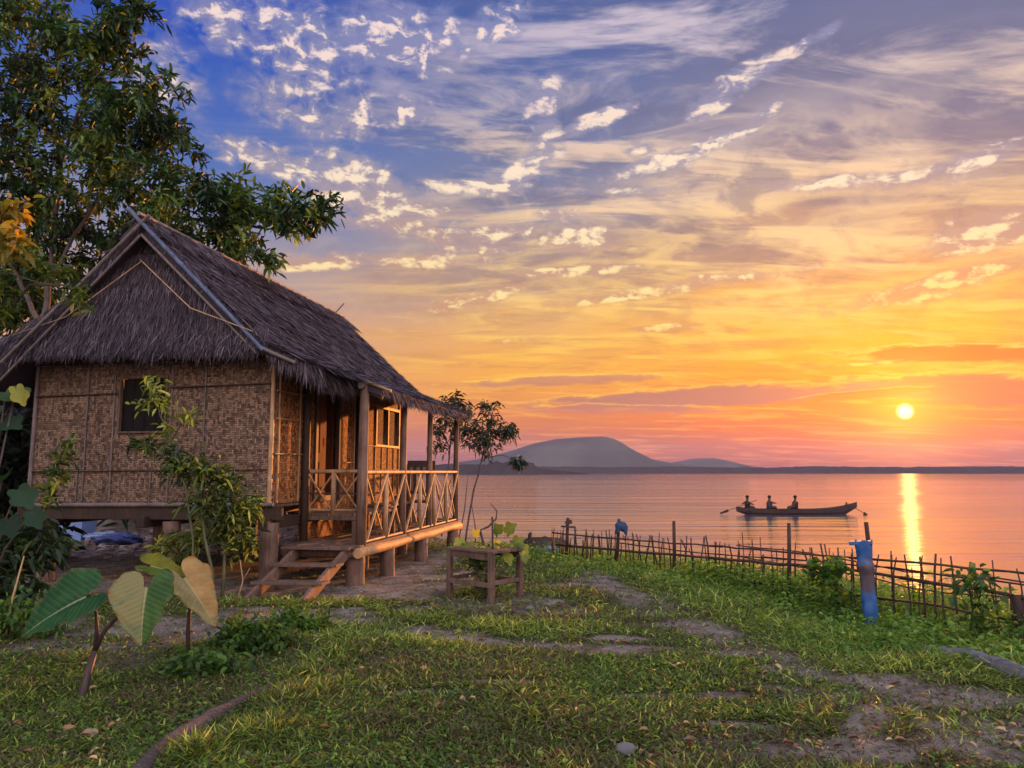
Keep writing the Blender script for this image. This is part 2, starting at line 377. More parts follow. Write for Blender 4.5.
    pres = T.mr(T.m('MAXIMUM', puff, strk), .0, .50); sp2 = T.m('MULTIPLY', sp, pres); ss2 = T.m('MULTIPLY', ss, pres)
    nsum = T.m('MULTIPLY', T.m('MAXIMUM', sp, ss), T.mr(T.m('MAXIMUM', puff, strk), .0, .50))
    rel = T.m('ADD', T.m('MULTIPLY', T.m('SUBTRACT', a1, a2), 2.6), T.m('MULTIPLY', T.m('SUBTRACT', b1, b2), 1.8))
    cm = T.mr(nsum, .04, .58); core = T.mr(T.m('ADD', T.mr(nsum, .10, 1.05), T.m('MULTIPLY', rel, 1.35)), .10, 1.05)
    clit = T.ramp(e, rs([(0, (250,150,90)), (4, (255,196,70)), (8, (255,222,110)), (13, (255,230,166)), (20, (255,234,204)), (30, (250,226,216)), (90, (210,205,220))]))
    csh = T.ramp(e, rs([(0, (170,105,100)), (8, (222,160,98)), (14, (200,160,136)), (22, (164,156,172)), (32, (136,142,184)), (90, (140,150,180))]))
    c = T.mix(T.m('MULTIPLY', T.m('MAXIMUM', T.mr(sp2, -.12, .36), T.m('MULTIPLY', T.mr(ss2, .0, .45), .6)), .62), c, csh)
    c = T.mix(T.m('MULTIPLY', cm, .9), c, T.mix(core, csh, clit))
    # long low banks of dusky cloud with a thin lit upper edge
    for px, py, rx, ry, rot, colr, s in [(700,398,150,11,-2,(172,118,116),.85),(560,381,90,5,-2,(186,128,116),.7),(960,354,90,7,4,(214,112,60),.85),(985,392,90,16,6,(176,98,92),.75),(870,394,60,4,-3,(226,110,58),.7),(620,410,110,5,1,(200,128,112),.6)]:
        a0, e0 = azel(px, py)
        nn = T.noise(T.mapping(ae, loc=(px, 0, 0), scale=(.16, .9, 1)), 1.6, 6, .62, .5)
        mp = T.mapping(ae, loc=(a0, e0, 0), rot=(0, 0, R(-rot)), scale=(rx * KD, ry * KD, 1), typ='TEXTURE')
        ln = T.node('ShaderNodeVectorMath', operation='LENGTH'); T.put(ln.inputs[0], mp)
        q = T.m('SUBTRACT', T.m('ADD', 1.15, T.m('MULTIPLY', T.m('SUBTRACT', nn, .5), 2.2)), ln.outputs['Value'])
        yy = T.sep(mp)[1]
        edge = T.m('MULTIPLY', T.m('MULTIPLY', T.mr(q, -.12, .08), T.mr(q, .35, .1)), T.mr(yy, .1, .6)); c = T.mix(T.m('MULTIPLY', edge, .6), c, clit)
        c = T.mix(T.mr(q, 0, .5, 0, s), c, lin(colr))
    def vscale(v, k):
        n = T.node('ShaderNodeVectorMath', operation='SCALE'); T.put(n.inputs[0], v); T.put(n.inputs[3], k); return n.outputs[0]
    def vadd(a, b):
        n = T.node('ShaderNodeVectorMath', operation='ADD'); T.put(n.inputs[0], a); T.put(n.inputs[1], b); return n.outputs[0]
    gm_ = T.node('ShaderNodeGamma'); T.put(gm_.inputs[0], c); gm_.inputs[1].default_value = 1.12
    hs = T.node('ShaderNodeHueSaturation'); hs.inputs['Saturation'].default_value = 1.04; hs.inputs['Value'].default_value = 1.05; T.put(hs.inputs['Color'], gm_.outputs[0]); c = hs.outputs[0]
    # sky behind the lens and overhead: unseen half, its brightness raised as fill light
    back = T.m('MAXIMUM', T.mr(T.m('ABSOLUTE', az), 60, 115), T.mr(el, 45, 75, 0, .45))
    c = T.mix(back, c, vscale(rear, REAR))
    # the sun and the light round it
    sd = (math.sin(R(SUN_AZ)) * math.cos(R(SUN_EL)), math.cos(R(SUN_AZ)) * math.cos(R(SUN_EL)), math.sin(R(SUN_EL)))
    dt = T.node('ShaderNodeVectorMath', operation='DOT_PRODUCT'); T.put(dt.inputs[0], g); dt.inputs[1].default_value = sd
    ang = T.m('MULTIPLY', T.m('ARCCOSINE', T.m('MINIMUM', dt.outputs['Value'], 1.0)), 180 / math.pi)
    def glow(sig, col, amt): return vscale(col, T.m('MULTIPLY', T.m('EXPONENT', T.m('MULTIPLY', T.m('POWER', T.m('DIVIDE', ang, sig), 1.3), -1.0)), amt))
    c = vadd(c, glow(9, (1., .16, .0), .42)); c = vadd(c, glow(2.4, (1., .38, .005), 1.25))
    disc = T.mr(ang, .62, .08, 0, 5.0); c = vadd(c, vscale((1., .8, .35), disc))
    c = T.mix(T.mr(el, -2, -.2), (.10, .085, .09), c)
    sky = T.node('ShaderNodeTexSky'); sky.sky_type = 'NISHITA'; sky.sun_disc = False
    sky.sun_elevation = R(SUN_EL); sky.sun_rotation = R(SUN_AZ); sky.air_density = 1.5; sky.dust_density = 3
    bg1 = T.node('ShaderNodeBackground'); T.put(bg1.inputs[0], sky.outputs[0]); bg1.inputs[1].default_value = NISHITA
    bg2 = T.node('ShaderNodeBackground'); T.put(bg2.inputs[0], c); bg2.inputs[1].default_value = SKYGAIN
    ad = T.node('ShaderNodeAddShader'); T.l.new(bg1.outputs[0], ad.inputs[0]); T.l.new(bg2.outputs[0], ad.inputs[1])
    o = T.node('ShaderNodeOutputWorld'); T.l.new(ad.outputs[0], o.inputs[0])
    w.cycles.sampling_method = 'MANUAL'; w.cycles.sample_map_resolution = 512
EXPOSURE = 1.1
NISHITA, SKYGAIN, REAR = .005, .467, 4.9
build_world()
sl = bpy.data.lights.new('sun', 'SUN'); sl.energy = 5.0; sl.color = (1, .33, .07); sl.angle = R(.6)
so = bpy.data.objects.new('sun', sl); COL.objects.link(so)
_d = Vector((-math.sin(R(SUN_AZ)) * math.cos(R(SUN_EL)), -math.cos(R(SUN_AZ)) * math.cos(R(SUN_EL)), -math.sin(R(SUN_EL))))
so.rotation_euler = _d.to_track_quat('-Z', 'Y').to_euler()

cam = bpy.data.cameras.new('camera'); co_ = bpy.data.objects.new('camera', cam); COL.objects.link(co_)
cam.sensor_width = 36; cam.lens = FPX / 1024 * 36; cam.clip_end = 20000; cam.clip_start = .05
co_.location = (0, 0, CAM_H); co_.rotation_euler = (R(90) + PITCH, 0, 0)
scene.camera = co_
scene.view_settings.view_transform = 'Standard'; scene.view_settings.look = 'None'; scene.view_settings.exposure = EXPOSURE; scene.view_settings.gamma = 1
scene.view_settings.use_curve_mapping = False
scene.render.engine = 'CYCLES'
cy = scene.cycles
cy.use_denoising = True; cy.max_bounces = 6; cy.diffuse_bounces = 3; cy.glossy_bounces = 3; cy.transmission_bounces = 4; cy.volume_bounces = 0; cy.transparent_max_bounces = 6
cy.sample_clamp_indirect = 4; cy.sample_clamp_direct = 1.3; cy.caustics_reflective = False; cy.caustics_refractive = False
try: cy.denoiser = 'OPENIMAGEDENOISE'
except Exception: pass

# ------------------------------------------------------------------ ground
EDGE = np.array([(14., -20.), (9.2, -4.), (7.4, 4.5), (6.6, 7.), (4.9, 11.2), (2.6, 15.6), (.4, 18.0), (-2.0, 19.6), (-5, 25.0), (-20, 34.), (-70, 44.)])
def edge_dist(x, y):
    """signed metres past the top of the bank (positive = towards the water)"""
    x = np.asarray(x, float); y = np.asarray(y, float); best = np.full(x.shape, 1e9); sg = np.ones(x.shape)
    for (ax, ay), (bx, by) in zip(EDGE[:-1], EDGE[1:]):
        dx, dy = bx - ax, by - ay; L2 = dx * dx + dy * dy
        t = np.clip(((x - ax) * dx + (y - ay) * dy) / L2, 0, 1)
        d = np.hypot(x - ax - t * dx, y - ay - t * dy)
        c = (dx * (y - ay) - dy * (x - ax)); s = np.where(c > 0, -1., 1.)
        m = d < best - 1e-9; best = np.where(m, d, best); sg = np.where(m, s, sg)
    return best * sg
HUT_O = np.array((-3.37, 10.76)); HA = math.atan2(138, 760)
HU = np.array((math.sin(HA), math.cos(HA))); HV = np.array((math.cos(HA), -math.sin(HA)))
def hut_xy(x, y):
    dx, dy = x - HUT_O[0], y - HUT_O[1]
    return dx * HV[0] + dy * HV[1], dx * HU[0] + dy * HU[1]
def ground_z(x, y):
    x = np.asarray(x, float); y = np.asarray(y, float)
    s = edge_dist(x, y) + (fbm(x * .5, y * .5, 5) - .5) * .8
    z = (fbm(x * .35, y * .35, 11) - .5) * .16 + (fbm(x * 2.2, y * 2.2, 12, 3) - .5) * .05
    hx_, hy_ = hut_xy(x, y)
    z = z * sstep(60, 20, np.hypot(x, y)) + .42 * sstep(5.0, 7.6, hy_) * sstep(13, 9, hy_) * sstep(.6, -1.2, hx_) - .05 * sstep(-2.5, -.5, s) - .25 * sstep(-1.2, .6, s) - 1.15 * sstep(.2, 5.0, s) - .6 * sstep(4, 12, s)
    return z
PATCH = [(at(140, 628), 2.1, .95), (at(40, 645), 1.1, .6), (at(390, 590), 1.1, .9), (at(330, 612), .8, .3), (at(300, 625), .7, .22), (at(470, 640), .75, .18), (at(540, 648), .55, .12), (at(420, 632), .5, .15),
         (at(455, 575), .8, .7), (at(690, 623), .55, .22), (at(640, 615), .4, .1), (at(860, 680), .7, .34), (at(930, 702), .7, .4), (at(970, 735), .6, .3), (at(850, 752), .7, .25), (at(800, 672), .4, .14), (at(990, 752), .6, .3),
         (at(575, 562), .6, .7), (at(600, 578), .5, .5), (at(560, 585), .5, .3), (at(540, 602), .45, .35), (at(660, 650), .5, .12), (at(700, 700), .5, .1), (at(760, 655), .5, .2), (at(640, 596), .5, .35), (at(620, 640), .5, .14), (at(900, 690), .5, .25), (at(985, 735), .7, .35), (at(560, 620), .6, .12), (at(740, 730), .4, .08), (at(520, 690), .4, .08), (at(420, 700), .35, .07), (at(610, 655), .4, .1)]
TRACKS = [([(250,610),(340,618),(430,632),(545,650),(640,652)], .30), ([(575,556),(598,578),(640,600),(690,622),(785,660),(880,690),(950,725),(1030,765)], .34), ([(880,690),(850,755)], .16)]
def soil_mask(x, y):
    x = np.asarray(x, float); y = np.asarray(y, float); s = np.zeros(x.shape)
    wx = (fbm(x * 1.6, y * 1.6, 21) - .5) * 1.2; wy = (fbm(x * 1.6, y * 1.6, 31) - .5) * 1.0
    for (cx, cy_, _), rx, ry in PATCH:
        d = np.hypot((x + wx * rx - cx) / rx, (y + wy * ry * 1.5 - cy_) / ry); s = np.maximum(s, sstep(1.55, .25, d) * (.25 + 1.25 * fbm(x * 3.2, y * 3.2, 33)))
    hx, hy = hut_xy(x + wx * .5, y + wy * .5)
    s = np.maximum(s, sstep(-5.2, -4.3, hx) * sstep(2.3, 1.2, hx) * sstep(-1.1, -.4, hy) * sstep(8.5, 6.8, hy)); s = np.maximum(s, sstep(-11, -9.5, hx) * sstep(.5, -.6, hx) * sstep(.8, 2., hy) * sstep(12, 10, hy))
    for pts, wd in TRACKS:
        P = [at(*p) for p in pts]
        for a, b in zip(P[:-1], P[1:]):
            dx, dy = b[0] - a[0], b[1] - a[1]; t = np.clip(((x + wx * .35 - a[0]) * dx + (y + wy * .5 - a[1]) * dy) / (dx * dx + dy * dy), 0, 1)
            d = np.hypot(x + wx * .35 - a[0] - t * dx, y + wy * .5 - a[1] - t * dy); s = np.maximum(s, sstep(wd * 1.5, wd * .2, d) * (.10 + 1.25 * fbm(x * 2.3 + 5, y * 2.3, 35)))
    s = np.maximum(s, .55 * sstep(.60, .74, fbm(x * .9, y * .9, 41)))
    return s
def green_mask(x, y):
    """lusher growth towards the fence and on the bank"""
    s = edge_dist(x, y) + (fbm(x * .7, y * .7, 51) - .5) * 1.6
    return sstep(-3.6, -2.2, s) * sstep(19, 15.5, y)
def build_ground():
    fx = np.arange(-13, 10.01, .085); fy = np.arange(2.0, 24.01, .085)
    xs = np.concatenate([[-400, -200, -100, -60, -40, -28, -20, -16], fx, [10.5, 11.5, 13, 16, 20, 26]])
    ys = np.concatenate([[-120, -60, -30, -15, -8, -4, -1, 1], fy, [24.7, 26, 28, 31, 35, 40]])
    XX, YY = np.meshgrid(xs, ys); ZZ = ground_z(XX, YY)
    V = np.stack([XX, YY, ZZ], -1).reshape(-1, 3); nx, ny = len(xs), len(ys)
    i = np.arange(nx - 1)[None] + np.arange(ny - 1)[:, None] * nx
    Q = np.stack([i, i + 1, i + 1 + nx, i + nx], -1).reshape(-1, 4)
    m, T, b = newmat('earth'); co = obj_coord(T); s = T.attr()
    n1 = T.noise(co, 3.5, 6, .65); n2 = T.noise(co, 28, 5, .7); n3 = T.noise(co, 90, 3, .7)
    soil = T.mix(T.mr(n1, .3, .7), (.15, .108, .078), (.37, .295, .225)); soil = T.mix(T.mr(n2, .52, .75, 0, .7), soil, (.10, .065, .045))
    soil = T.mix(T.mr(n3, .62, .72, 0, .6), soil, (.36, .29, .23))
    turf = T.mix(T.mr(n2, .35, .65), (.022, .022, .010), (.055, .052, .02)); turf = T.mix(T.mr(n1, .5, .75, 0, .6), turf, (.11, .08, .045))
    f = T.mr(T.m('ADD', s, T.m('MULTIPLY', T.m('SUBTRACT', n2, .5), 1.5)), .18, .85)
    T.put(b.inputs['Base Color'], T.mix(f, turf, soil)); b.inputs['Roughness'].default_value = .95; b.inputs['Specular IOR Level'].default_value = .1
    T.put(b.inputs['Normal'], T.bump(T.m('ADD', n2, T.m('MULTIPLY', n3, .5)), 1.0, .07))
    o = npmesh('ground', V, Q, m, var=soil_mask(V[:, 0], V[:, 1]), smooth=True); tag(o, kind='structure')
build_ground()

def build_water():
    m, T, b = newmat('lake_water'); co = obj_coord(T)
    a = T.noise(T.mapping(co, scale=(.10, .9, 1)), 1.0, 4, .6, .2); a2 = T.noise(T.mapping(co, rot=(0, 0, .06), scale=(.45, 1.0, 1)), 3.6, 4, .6); a4 = T.noise(T.mapping(co, scale=(.022, .17, 1)), 1.0, 4, .6); a5 = T.noise(T.mapping(co, scale=(.006, .045, 1)), 1.0, 4, .6)
    a3 = T.noise(T.mapping(co, scale=(.010, .07, 1)), 1.0, 4, .55)
    T.put(b.inputs['Base Color'], (.075, .075, .095)); b.inputs['IOR'].default_value = 1.5; b.inputs['Specular IOR Level'].default_value = .9
    T.put(b.inputs['Roughness'], T.mr(a3, .35, .7, .022, .048))
    amp = T.mr(a3, .35, .68, .30, 1.0)
    h = T.m('ADD', T.m('MULTIPLY', T.m('ADD', a, T.m('MULTIPLY', a2, .30)), amp), T.m('ADD', T.m('MULTIPLY', a4, 2.2), T.m('MULTIPLY', a5, 5.0)))
    T.put(b.inputs['Normal'], T.bump(h, 1.0, .085))
    xs = np.concatenate([-np.geomspace(2500, 20, 24), np.linspace(-15, 35, 30), np.geomspace(40, 2500, 24)]); ys = np.concatenate([np.linspace(-120, 80, 30), np.geomspace(90, 2400, 24)])
    XX, YY = np.meshgrid(xs, ys); V = np.stack([XX, YY, np.full_like(XX, WATER_Z)], -1).reshape(-1, 3); nx, ny = len(xs), len(ys)
    i = np.arange(nx - 1)[None] + np.arange(ny - 1)[:, None] * nx
    tag(npmesh('water', V, np.stack([i, i + 1, i + 1 + nx, i + nx], -1).reshape(-1, 4), m, smooth=True), kind='structure')
build_water()

# ------------------------------------------------------------------ far shore, mountains, haze
def build_far():
    m, T, b = newmat('far_woods'); n = T.noise(obj_coord(T), .05, 5, .7)
    T.put(b.inputs['Base Color'], T.mix(T.mr(n, .3, .7), (.008, .009, .008), (.018, .02, .014))); b.inputs['Roughness'].default_value = 1; b.inputs['Specular IOR Level'].default_value = 0
    def strip(name, x0, x1, y0, yfun, hfun, step, depth):
        xs = np.arange(x0, x1, step); ts = np.linspace(0, 1, 15)
        X = np.repeat(xs[None], 15, 0); yb = y0 + yfun(xs)
        Y = yb[None] + ts[:, None] * depth
        prof = np.minimum(1, ts * 7) * np.minimum(1, (1 - ts) * 4)
        Zv = WATER_Z - .6 + prof[:, None] * (hfun(X, Y) + .6)
        V = np.stack([X, Y, Zv], -1).reshape(-1, 3); nx = len(xs)
        i = np.arange(nx - 1)[None] + np.arange(14)[:, None] * nx
        return npmesh(name, V, np.stack([i, i + 1, i + 1 + nx, i + nx], -1).reshape(-1, 4), m)
    tag(strip('far_shore', -2000, 2200, 1000, lambda x: 50 * (fbm(x * .006, x * 0, 61) - .5), lambda x, y: 4.2 + 5 * fbm(x * .014, y * .02, 62) + 3.2 * fbm(x * .16, y * .1, 63) , 3.2, 200), kind='structure')
    # wooded point on the near left
    def hp(x, y):
        px = 512 + x / 700 * FPX
        h = np.interp(px, [300, 470, 486, 492, 505, 512, 522, 534, 537, 560, 583, 590], [9, 9, 9, 12, 11, 11.5, 12.5, 11, 6, 3.5, 1.2, 0]) * .92
        return h * (.62 + .7 * fbm(x * .22, y * .22, 64))
    tag(strip('wooded_point', -330, 72, 690, lambda x: 0 * x, hp, 1.4, 60), 'dark wooded point reaching into the lake below the mountain', None, kind='structure')
    mm, T, b = newmat('mountain_slopes'); n = T.noise(obj_coord(T), .006, 6, .6)
    T.put(b.inputs['Base Color'], T.mix(T.mr(n, .35, .7), (.028, .04, .03), (.07, .075, .05))); b.inputs['Roughness'].default_value = 1; b.inputs['Specular IOR Level'].default_value = 0
    def mount(name, D, prof, depth, seed):
        xs = np.linspace((prof[0][0] - 512) / FPX * D, (prof[-1][0] - 512) / FPX * D, 150); ts = np.linspace(-1, 1, 41)
        hp = np.interp(512 + xs / D * FPX, [p[0] for p in prof], [max(0, (471.5 - p[1])) / FPX * D for p in prof])
        hp = np.convolve(np.pad(hp, 1, 'edge'), np.ones(3) / 3, 'valid')
        X, Tt = np.meshgrid(xs, ts); Y = D + Tt * depth
        ridge = (fbm(X * .012, Y * .012, seed, 5) - .5) * .9
        fall = np.clip(1 - np.abs(Tt) ** 1.5 + ridge * (np.abs(Tt) > .02) * (1 - np.abs(Tt)) * np.abs(Tt) * 2, 0, 1)
        V = np.stack([X, Y, WATER_Z - 1 + (hp[None] + 1) * fall], -1).reshape(-1, 3); nx = len(xs)
        i = np.arange(nx - 1)[None] + np.arange(40)[:, None] * nx
        tag(npmesh(name, V, np.stack([i, i + 1, i + 1 + nx, i + nx], -1).reshape(-1, 4), mm, smooth=True), kind='structure')
    mount('mountain', 1500, [(330,471),(380,468),(440,464),(480,458),(510,450),(535,442),(556,438),(580,436.3),(606,436),(615,439),(626,447),(643,457),(665,461),(690,464),(720,468),(750,471.5)], 260, 71)
    mount('low_hill', 1720, [(615,471.5),(650,466),(675,461),(695,457.5),(712,457),(728,460),(745,464.5),(765,468),(800,470),(830,471.5)], 200, 72)
    # the air
    h = MB(); h.box((-2600, -160, -4.5), (2600, 2500, 84)); hm = bpy.data.materials.new('haze'); hm.use_nodes = True
    T = NT(hm.node_tree); T.n.remove(T.n['Principled BSDF'])
    pv = T.node('ShaderNodeVolumePrincipled'); pv.inputs['Color'].default_value = (.44, .45, .63, 1); pv.inputs['Density'].default_value = HAZE; pv.inputs['Anisotropy'].default_value = 0
    T.l.new(pv.outputs[0], T.n['Material Output'].inputs['Volume'])
    tag(h.build('haze', hm), kind='stuff')
HAZE = 1.8e-4
build_far()

# ------------------------------------------------------------------ the hut
def hbox(mb, *a): mb.box(*a)
def thatch_patch(parts, p00, p10, p01, n, L=(.35, .65), W=(.008, .02), lift=.07, rows=0, jit=.30, var=(.1, .95), off=.01):
    """strands on the parallelogram p00 + s(p10-p00) + t(p01-p00); t runs DOWN the slope"""
    p00, p10, p01 = (np.array(p, float) for p in (p00, p10, p01))
    a, d = p10 - p00, p01 - p00; nr = nrm(np.cross(a, d)); nr = nr if nr[2] > 0 or abs(nr[2]) < .3 else -nr
    s, t = rng.random(n), rng.random(n)
    if rows: t = (np.floor(t * rows) + rng.random(n) ** 2 * .55) / rows
    dn = nrm(d); sd = nrm(a)
    B = p00 + a * s[:, None] + d * t[:, None] + nr * (off + rng.random(n) * .03)[:, None]
    D = dn + sd * rng.normal(0, jit, n)[:, None] + nr * rng.normal(lift, lift * .7, n)[:, None]
    S = sd + nr * rng.normal(0, .5, n)[:, None]
    bend = np.array((0, 0, -1.)) * rng.uniform(0, .10, n)[:, None] + rng.normal(0, .04, (n, 3))
    v, q = strips(B, D, S, rng.uniform(*L, n), rng.uniform(*W, n), bend)
    parts.append((v, q, np.repeat(np.clip(rng.beta(2, 2.6, n) * (var[1] - var[0]) + var[0], 0, 1), 6)))
def fringe(parts, a, b, out, n, L=(.2, .5), drop=.8, W=(.006, .016), thick=.10, var=(.15, 1)):
    a, b = np.array(a, float), np.array(b, float); out = nrm(np.array(out, float)); s = rng.random(n)
    B = a + (b - a) * s[:, None] + np.array((0, 0, 1.)) * (rng.random(n) * thick)[:, None] - out * (rng.random(n) * .12)[:, None]
    al = nrm(b - a)
    D = out * rng.uniform(.2, .7, n)[:, None] + np.array((0, 0, -1.)) * rng.uniform(.4, 1, n)[:, None] + al * rng.normal(0, .22, n)[:, None]
    clump = fbm(s * 14 + a[0], s * 0, int(abs(a[0]) * 10) + 3)
    v, q = strips(B, D, al + rng.normal(0, .5, (n, 3)), rng.uniform(*L, n) * (.55 + .9 * clump), rng.uniform(*W, n), np.array((0, 0, -1.)) * drop * .3 + rng.normal(0, .05, (n, 3)))
    parts.append((v, q, np.repeat(rng.uniform(*var, n), 6)))
def slab(mb, p00, p10, p11, p01, th):
    P = [np.array(p, float) for p in (p00, p10, p11, p01)]; n = np.cross(P[1] - P[0], P[3] - P[0]); n /= np.linalg.norm(n); n = n if n[2] > 0 else -n
    vs = P + [p - n * th for p in P]
    mb.add(vs, [(0,1,2,3),(7,6,5,4),(0,4,5,1),(1,5,6,2),(2,6,7,3),(3,7,4,0)], .25)

def build_hut():
    H = empty('thatched_hut', (HUT_O[0], HUT_O[1], 0), -HA, 'bamboo hut on wooden stilts with grey thatched roof and railed veranda beside the lake', 'hut')
    W0, L0, F = -3.92, 5.6, 1.15          # west edge, length, floor
    ET = 3.22
    # --- stilts
    def stilt(x, y, top, r, mat=M['post'], lean=(0, 0)):
        g = float(ground_z(*(HUT_O + HV * x + HU * y)))
        mb = MB(); pts = [(x + lean[0] * (1 - t) + random.uniform(-.006, .006), y + lean[1] * (1 - t), g - .15 + (top - g + .15) * t) for t in np.linspace(0, 1, 6)]
        mb.tube(pts, [r * (1.06 - .06 * t) for t in np.linspace(0, 1, 6)], 12, random.uniform(.3, .7), True, .03); return mb.build('stilt', mat, H)
    for x, y, r in [(-.02, .02, .125), (-1.55, .05, .12), (-2.02, .6, .12), (-3.75, .25, .12), (.02, 2.9, .11), (-1.95, 3.0, .11), (-3.8, 3.0, .11), (.02, 5.4, .11), (-1.95, 5.4, .11), (-3.8, 5.4, .11)]:
        stilt(x, y, F - .26, r)
    for x, y, r in [(1.05, .55, .13), (1.12, 1.7, .115), (1.12, 3.5, .12), (1.12, 5.75, .125), (.45, 2.4, .09), (.4, 4.6, .09)]:
        stilt(x, y, .40, r)
    # --- floor frame
    b = MB(); b.bar((W0 - .15, .06, F - .15), (.12, .06, F - .13), .16, .2, var=.2); b.bar((W0, L0 - .1, F - .14), (.1, L0 - .1, F - .14), .16, .2, var=.2)
    for x in (W0 + .12, -1.95, -.06): b.bar((x, -.12, F - .29 + .02), (x, L0 + .1, F - .27), .14, .16, var=.15)
    b.build('floor_beam', M['dark_wood'], H, .01)
    f = MB()
    for i in range(18): f.box((W0 + .04 + i * .215, .12, F - .05), (W0 + .04 + i * .215 + .2, L0, F - .01), random.random())
    f.build('house_floor', M['timber'], H)
    s = MB(); s.bamboo((W0 - .06, -.035, F - .045), (.06, -.035, F - .01), .035, var=.6); s.build('sill_pole', M['grey_bamboo'], H)
    # --- gable wall with its window opening (x -2.5..-1.7, z 2.16..2.98)
    wx0, wx1, wz0, wz1 = -2.46, -1.70, 2.17, 2.98
    g = MB(); t = .05
    def panel(mb, x0, x1, z0, z1): mb.box((x0, 0, z0), (x1, t, z1))
    panel(g, W0, wx0, F, 3.40); panel(g, wx1, 0, F, 3.40); panel(g, wx0, wx1, F, wz0); panel(g, wx0, wx1, wz1, 3.40)
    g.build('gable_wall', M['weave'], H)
    def stick(name, mat, a, c, r, n=6, var=.5):
        q = MB(); q.bamboo(a, c, r, n, var); return q.build(name, mat, H)
    for x in (W0 + .03, -3.0, -2.55, -1.62, -1.08, -.03): stick('batten', M['bamboo'] if x > -.1 else M['grey_bamboo'], (x, -.012, F), (x + random.uniform(-.01, .01), -.012, 3.4), .013 if abs(x + 1.9) < 1.6 else .034, 6, random.uniform(.4, .9))
    for z, x0, x1 in ((2.72, W0, -2.5), (2.82, -1.66, 0), (1.60, W0, 0), (3.2, W0, 0)):
        stick('batten', M['dark_wood'], (x0, -.022, z), (x1, -.022, z + .03), .012, 6, .6)
    for x in (-1.9, -.75, -3.1): stick('batten', M['grey_bamboo'], (x, -.012, F), (x, -.012, 1.6), .012, 6, .6)
    w = MB(); 
    for a, c in (((wx0, wz0), (wx1, wz0)), ((wx0, wz1), (wx1, wz1)), ((wx0, wz0 - .02), (wx0, wz1 + .02)), ((wx1, wz0 - .02), (wx1, wz1 + .02))):
        w.bar((a[0], -.01, a[1]), (c[0], -.01, c[1]), .03, .05, (0, 1, 0), .5)
    win = w.build('window', M['timber'], H, .004)
    p = MB(); p.box((wx0 + .02, .034, wz0 + .02), (wx1 - .02, .045, wz1 - .02), .2)
    for k in range(1, 4): p.bar((wx0 + .19 * k, .03, wz0 + .03), (wx0 + .19 * k, .03, wz1 - .03), .012, .012, (0, 1, 0), .1)
    p.build('black_opening_panel', M['black'], win)  # flat black panel standing in for the unlit room behind the window
    # --- the lit wall behind the veranda : x = 0, y 0..5.6, door 1.35..2.28, window 4.05..5.35
    side = MB(); T_ = .05
    def sp(y0, y1, z0, z1): side.box((-T_, y0, z0), (0, y1, z1))
    sp(.052, 1.33, F, 3.32); sp(1.33, 2.28, 2.95, 3.32); sp(2.28, 4.05, F, 3.32); sp(4.05, 5.40, F, 2.10); sp(4.05, 5.40, 2.86, 3.32); sp(5.40, L0, F, 3.32)
    sp(.95, 5.6, .50, F - .002)
    side.build('veranda_wall', M['weave_side'], H)
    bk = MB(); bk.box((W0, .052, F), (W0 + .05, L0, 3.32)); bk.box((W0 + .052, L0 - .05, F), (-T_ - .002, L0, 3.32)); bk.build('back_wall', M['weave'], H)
    for y in (.12, .78, 1.0, 2.34, 2.95, 3.35, 4.02, 5.42): stick('wall_batten', M['bamboo'], (.012, y, F), (.012, y, 3.3), .020 if y < 4 else .014, 6, random.uniform(.2, .6))
    for y in (3.68, 4.4, 4.75, 5.1): stick('wall_batten', M['bamboo'], (.01, y, F), (.01, y, 2.08), .011, 6, random.uniform(.1, .4))
    for z, y0, y1 in ((2.35, 0, .95), (1.85, 0, .95), (2.75, 0, .95), (1.75, 2.3, 2.95), (2.08, 3.0, 5.55), (2.88, 3.0, 5.55), (1.62, 3.0, 5.55)): stick('wall_batten', M['bamboo'], (.022, y0 + .02, z), (.022, y1, z + .01), .013, 6, .4)
    for y in (.92, 3.06): 
        po = MB(); po.tube([(.06, y, .3), (.06, y, 1.8), (.06, y + .01, 3.25)], [.062, .06, .055], 10, .15); po.build('wall_post', M['dark_wood'], H)
    # door
    d = MB()
    for y in (1.35, 2.26): d.bar((.005, y, F), (.005, y, 2.95), .09, .075, (1, 0, 0), .5)
    d.bar((.005, 1.31, 2.93), (.005, 2.30, 2.93), .09, .075, (1, 0, 0), .5); d.bar((.005, 1.31, F + .02), (.005, 2.30, F + .02), .09, .04, (1, 0, 0), .4)
    dr = d.build('door', M['dark_wood'], H, .006)
    lf = MB(); lf.bar((-.01, 1.585, F + .04), (-.01, 1.585, 2.90), .36, .03, (1, 0, 0), .5)
    for z0, z1 in ((F + .15, 1.75), (1.9, 2.4), (2.5, 2.85)):
        lf.bar((.01, 1.50, (z0 + z1) / 2), (.01, 1.67, (z0 + z1) / 2), .02, z1 - z0, var=.9)
    lf.build('door_leaf', M['door'], dr)
    l2 = MB(); l2.bar((-.28, 2.18, F + .04), (-.28, 2.18, 2.90), .03, .46, (1, 0, 0), .2); l2.build('door_leaf', M['door'], dr)
    hd = MB(); hd.tube([(.02, 1.73, 2.02), (.05, 1.73, 2.02), (.05, 1.73, 2.14), (.02, 1.73, 2.14)], .008, 6); hd.build('handle', M['black'], dr)
    # veranda window
    w = MB(); y0, y1, z0, z1 = 4.05, 5.40, 2.10, 2.86
    for a, c in (((y0, z0), (y1, z0)), ((y0, z1), (y1, z1)), ((y0, z0 - .02), (y0, z1 + .02)), ((y1, z0 - .02), (y1, z1 + .02)), ((4.72, z0), (4.72, z1))):
        w.bar((.0, a[0], a[1]), (.0, c[0], c[1]), .05, .06, (1, 0, 0), .6)
    win = w.build('window', M['bamboo'], H, .004)
